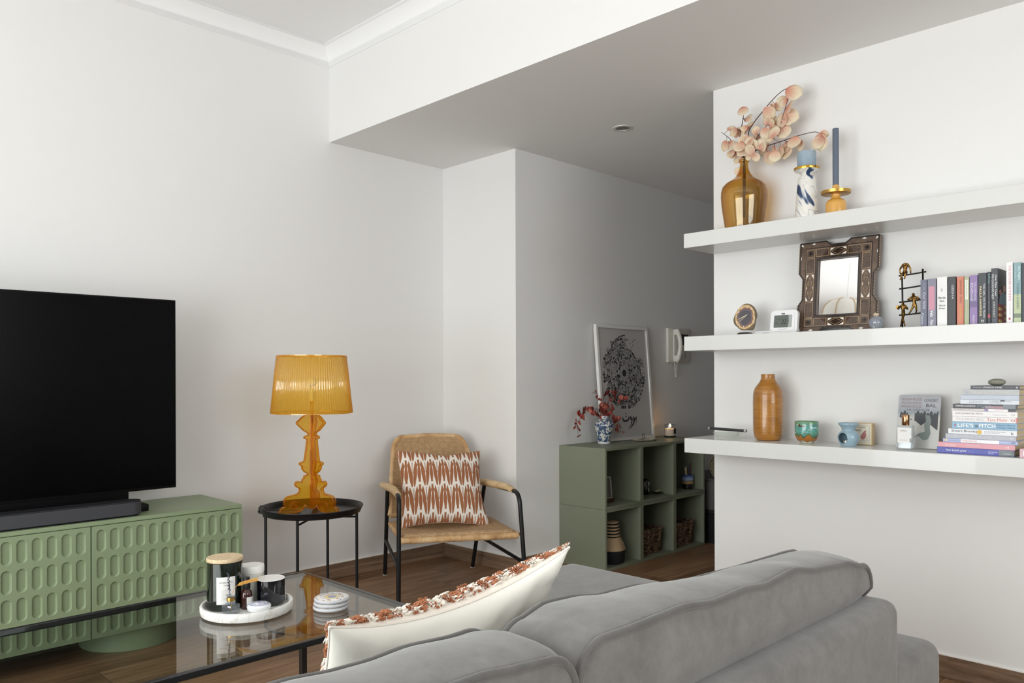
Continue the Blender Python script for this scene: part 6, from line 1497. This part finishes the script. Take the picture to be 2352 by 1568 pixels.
# perfume bottle
pf2 = sthing('perfume_bottle', 'square clear glass perfume bottle with a white label and copper cap before the tin plate', 'bottle', 3.005, 1.0275, ZL)
m_pg = thin_glass('perfume_glass', (.90, .92, .93), .08, diffuse=.06, dcol='e6eaec')
MB().box(-.026, .026, 0, .030, 0, .0875, .003).obj('bottle', m_pg, pf2)
MB().box(-.0215, .0215, .004, .026, .006, .030).obj('liquid', m_smoke, pf2)
MB().box(-.0225, .0185, -.0007, -.0001, .026, .080).obj('label', m_label, pf2)
mb = MB(); put_text(mb, 'NOBLE', frame((0, -.0008, 0), (1, 0, 0), (0, 0, 1)), -.012, .067, .020, .0036, 0); put_text(mb, 'eau de parfum', frame((0, -.0008, 0), (1, 0, 0), (0, 0, 1)), -.014, .034, .024, .0030, 0); mb.obj('lettering', m_ink, pf2)
m_cop = Mat('copper_cap', 'b98d68', .15, 1.0, var=.05)
MB().lathe([(.001, .088), (.0120, .088), (.0125, .089), (.0125, .1245), (.0120, .1255), (.001, .1255)], 32, (0, .015, 0)).obj('cap', m_cop, pf2)
# tin plate: plain stand-in for the printed picture, with its larger words
tn = sthing('tin_plate', 'grey printed tin plate with rounded corners leaning on the wall behind the perfume bottle', 'tin sign', 3.098, 1.0165, ZL)
tn.matrix_world = Matrix.Translation((3.098, 1.0165, ZL+.001)) @ Matrix.Rotation(RW, 4, 'Z') @ Matrix.Rotation(-.20, 4, 'X')
m_tin = Mat('grey_tin_print', 'a3a5a8', .3, .3); x, y, z = m_tin.xyz(); n = m_tin.noise(16, 3)
c = m_tin.ramp(z*5.0+(n-.5)*.25, [(.05, 'b4b3b0'), (.55, 'b9b8b4'), (.66, '8c939a'), (.82, 'a7a9ae'), (.98, '9fa0a4')]); m_tin.base(c)
F3 = frame((0, 0, 0), (1, 0, 0), (0, 0, 1))
MB().prism(rrect(.146, .197, .008), .003, F3, -.003).obj('plate', m_tin, tn, bevel=.0008)
mb = MB(); Rr = random.Random(5)
top_ = []
for i in range(67):
    u = -.066+.132*i/66; top_.append((u, .118+.013*abs(sin(i*.55))**.5+(.006 if int(i/5.7) % 2 else 0)+.002*Rr.random()-(.030 if 14 < i < 26 else 0)))
bot_ = [(.066, .068), (.050, .080), (.030, .100), (.010, .084), (-.010, .100), (-.045, .108), (-.066, .112)]
poly = [(-.066, .112)]+top_+bot_[:-1]
tri = MB()
n_ = len(top_)
for i in range(n_-1):
    def lo(u): 
        B = sorted([(a, b) for a, b in bot_]); 
        for p, q in zip(B, B[1:]):
            if p[0] <= u <= q[0]: return p[1]+(q[1]-p[1])*(u-p[0])/(q[0]-p[0])
        return .1
    (a, b), (c2, d) = top_[i], top_[i+1]
    if b > lo(a) and d > lo(c2): mb.add([(a, -.0003, lo(a)), (c2, -.0003, lo(c2)), (c2, -.0003, d), (a, -.0003, b)], [(0, 1, 2, 3)])
mb.obj('dark_print', Mat('charcoal_print', '3f4247', .4, var=.05), tn)
mb = MB(); mb.add([(a, -.0004, b) for a, b in ((.022, .124), (.038, .122), (.044, .100), (.040, .080), (.044, .055), (.036, .034), (.020, .030), (.004, .044), (-.012, .040), (.006, .056), (.024, .062), (.020, .085), (.026, .102))], [tuple(range(13))]); mb.obj('grey_green_print', Mat('grey_green_print', '7b8684', .4, var=.05), tn)
mb = MB(); put_text(mb, 'CONCERT', F3, .016, .172, .046, .010, 0, 0, .0005); put_text(mb, 'BAL', F3, .023, .152, .034, .013, .008, 0, .0005); put_text(mb, 'LA GOULUE', F3, -.042, .138, .078, .0075, .004, 0, .0005); mb.obj('lettering', Mat('grey_print_ink', '555a60', .5, var=.05), tn)
mb = MB(); 
for k in range(3): put_text(mb, 'MOULIN ROUGE', F3, -.062, .176-.0135*k, .070, .0095, .0, 0, .0005)
mb.obj('red_lettering', Mat('faded_red_ink', '8d7078', .5, var=.05), tn)
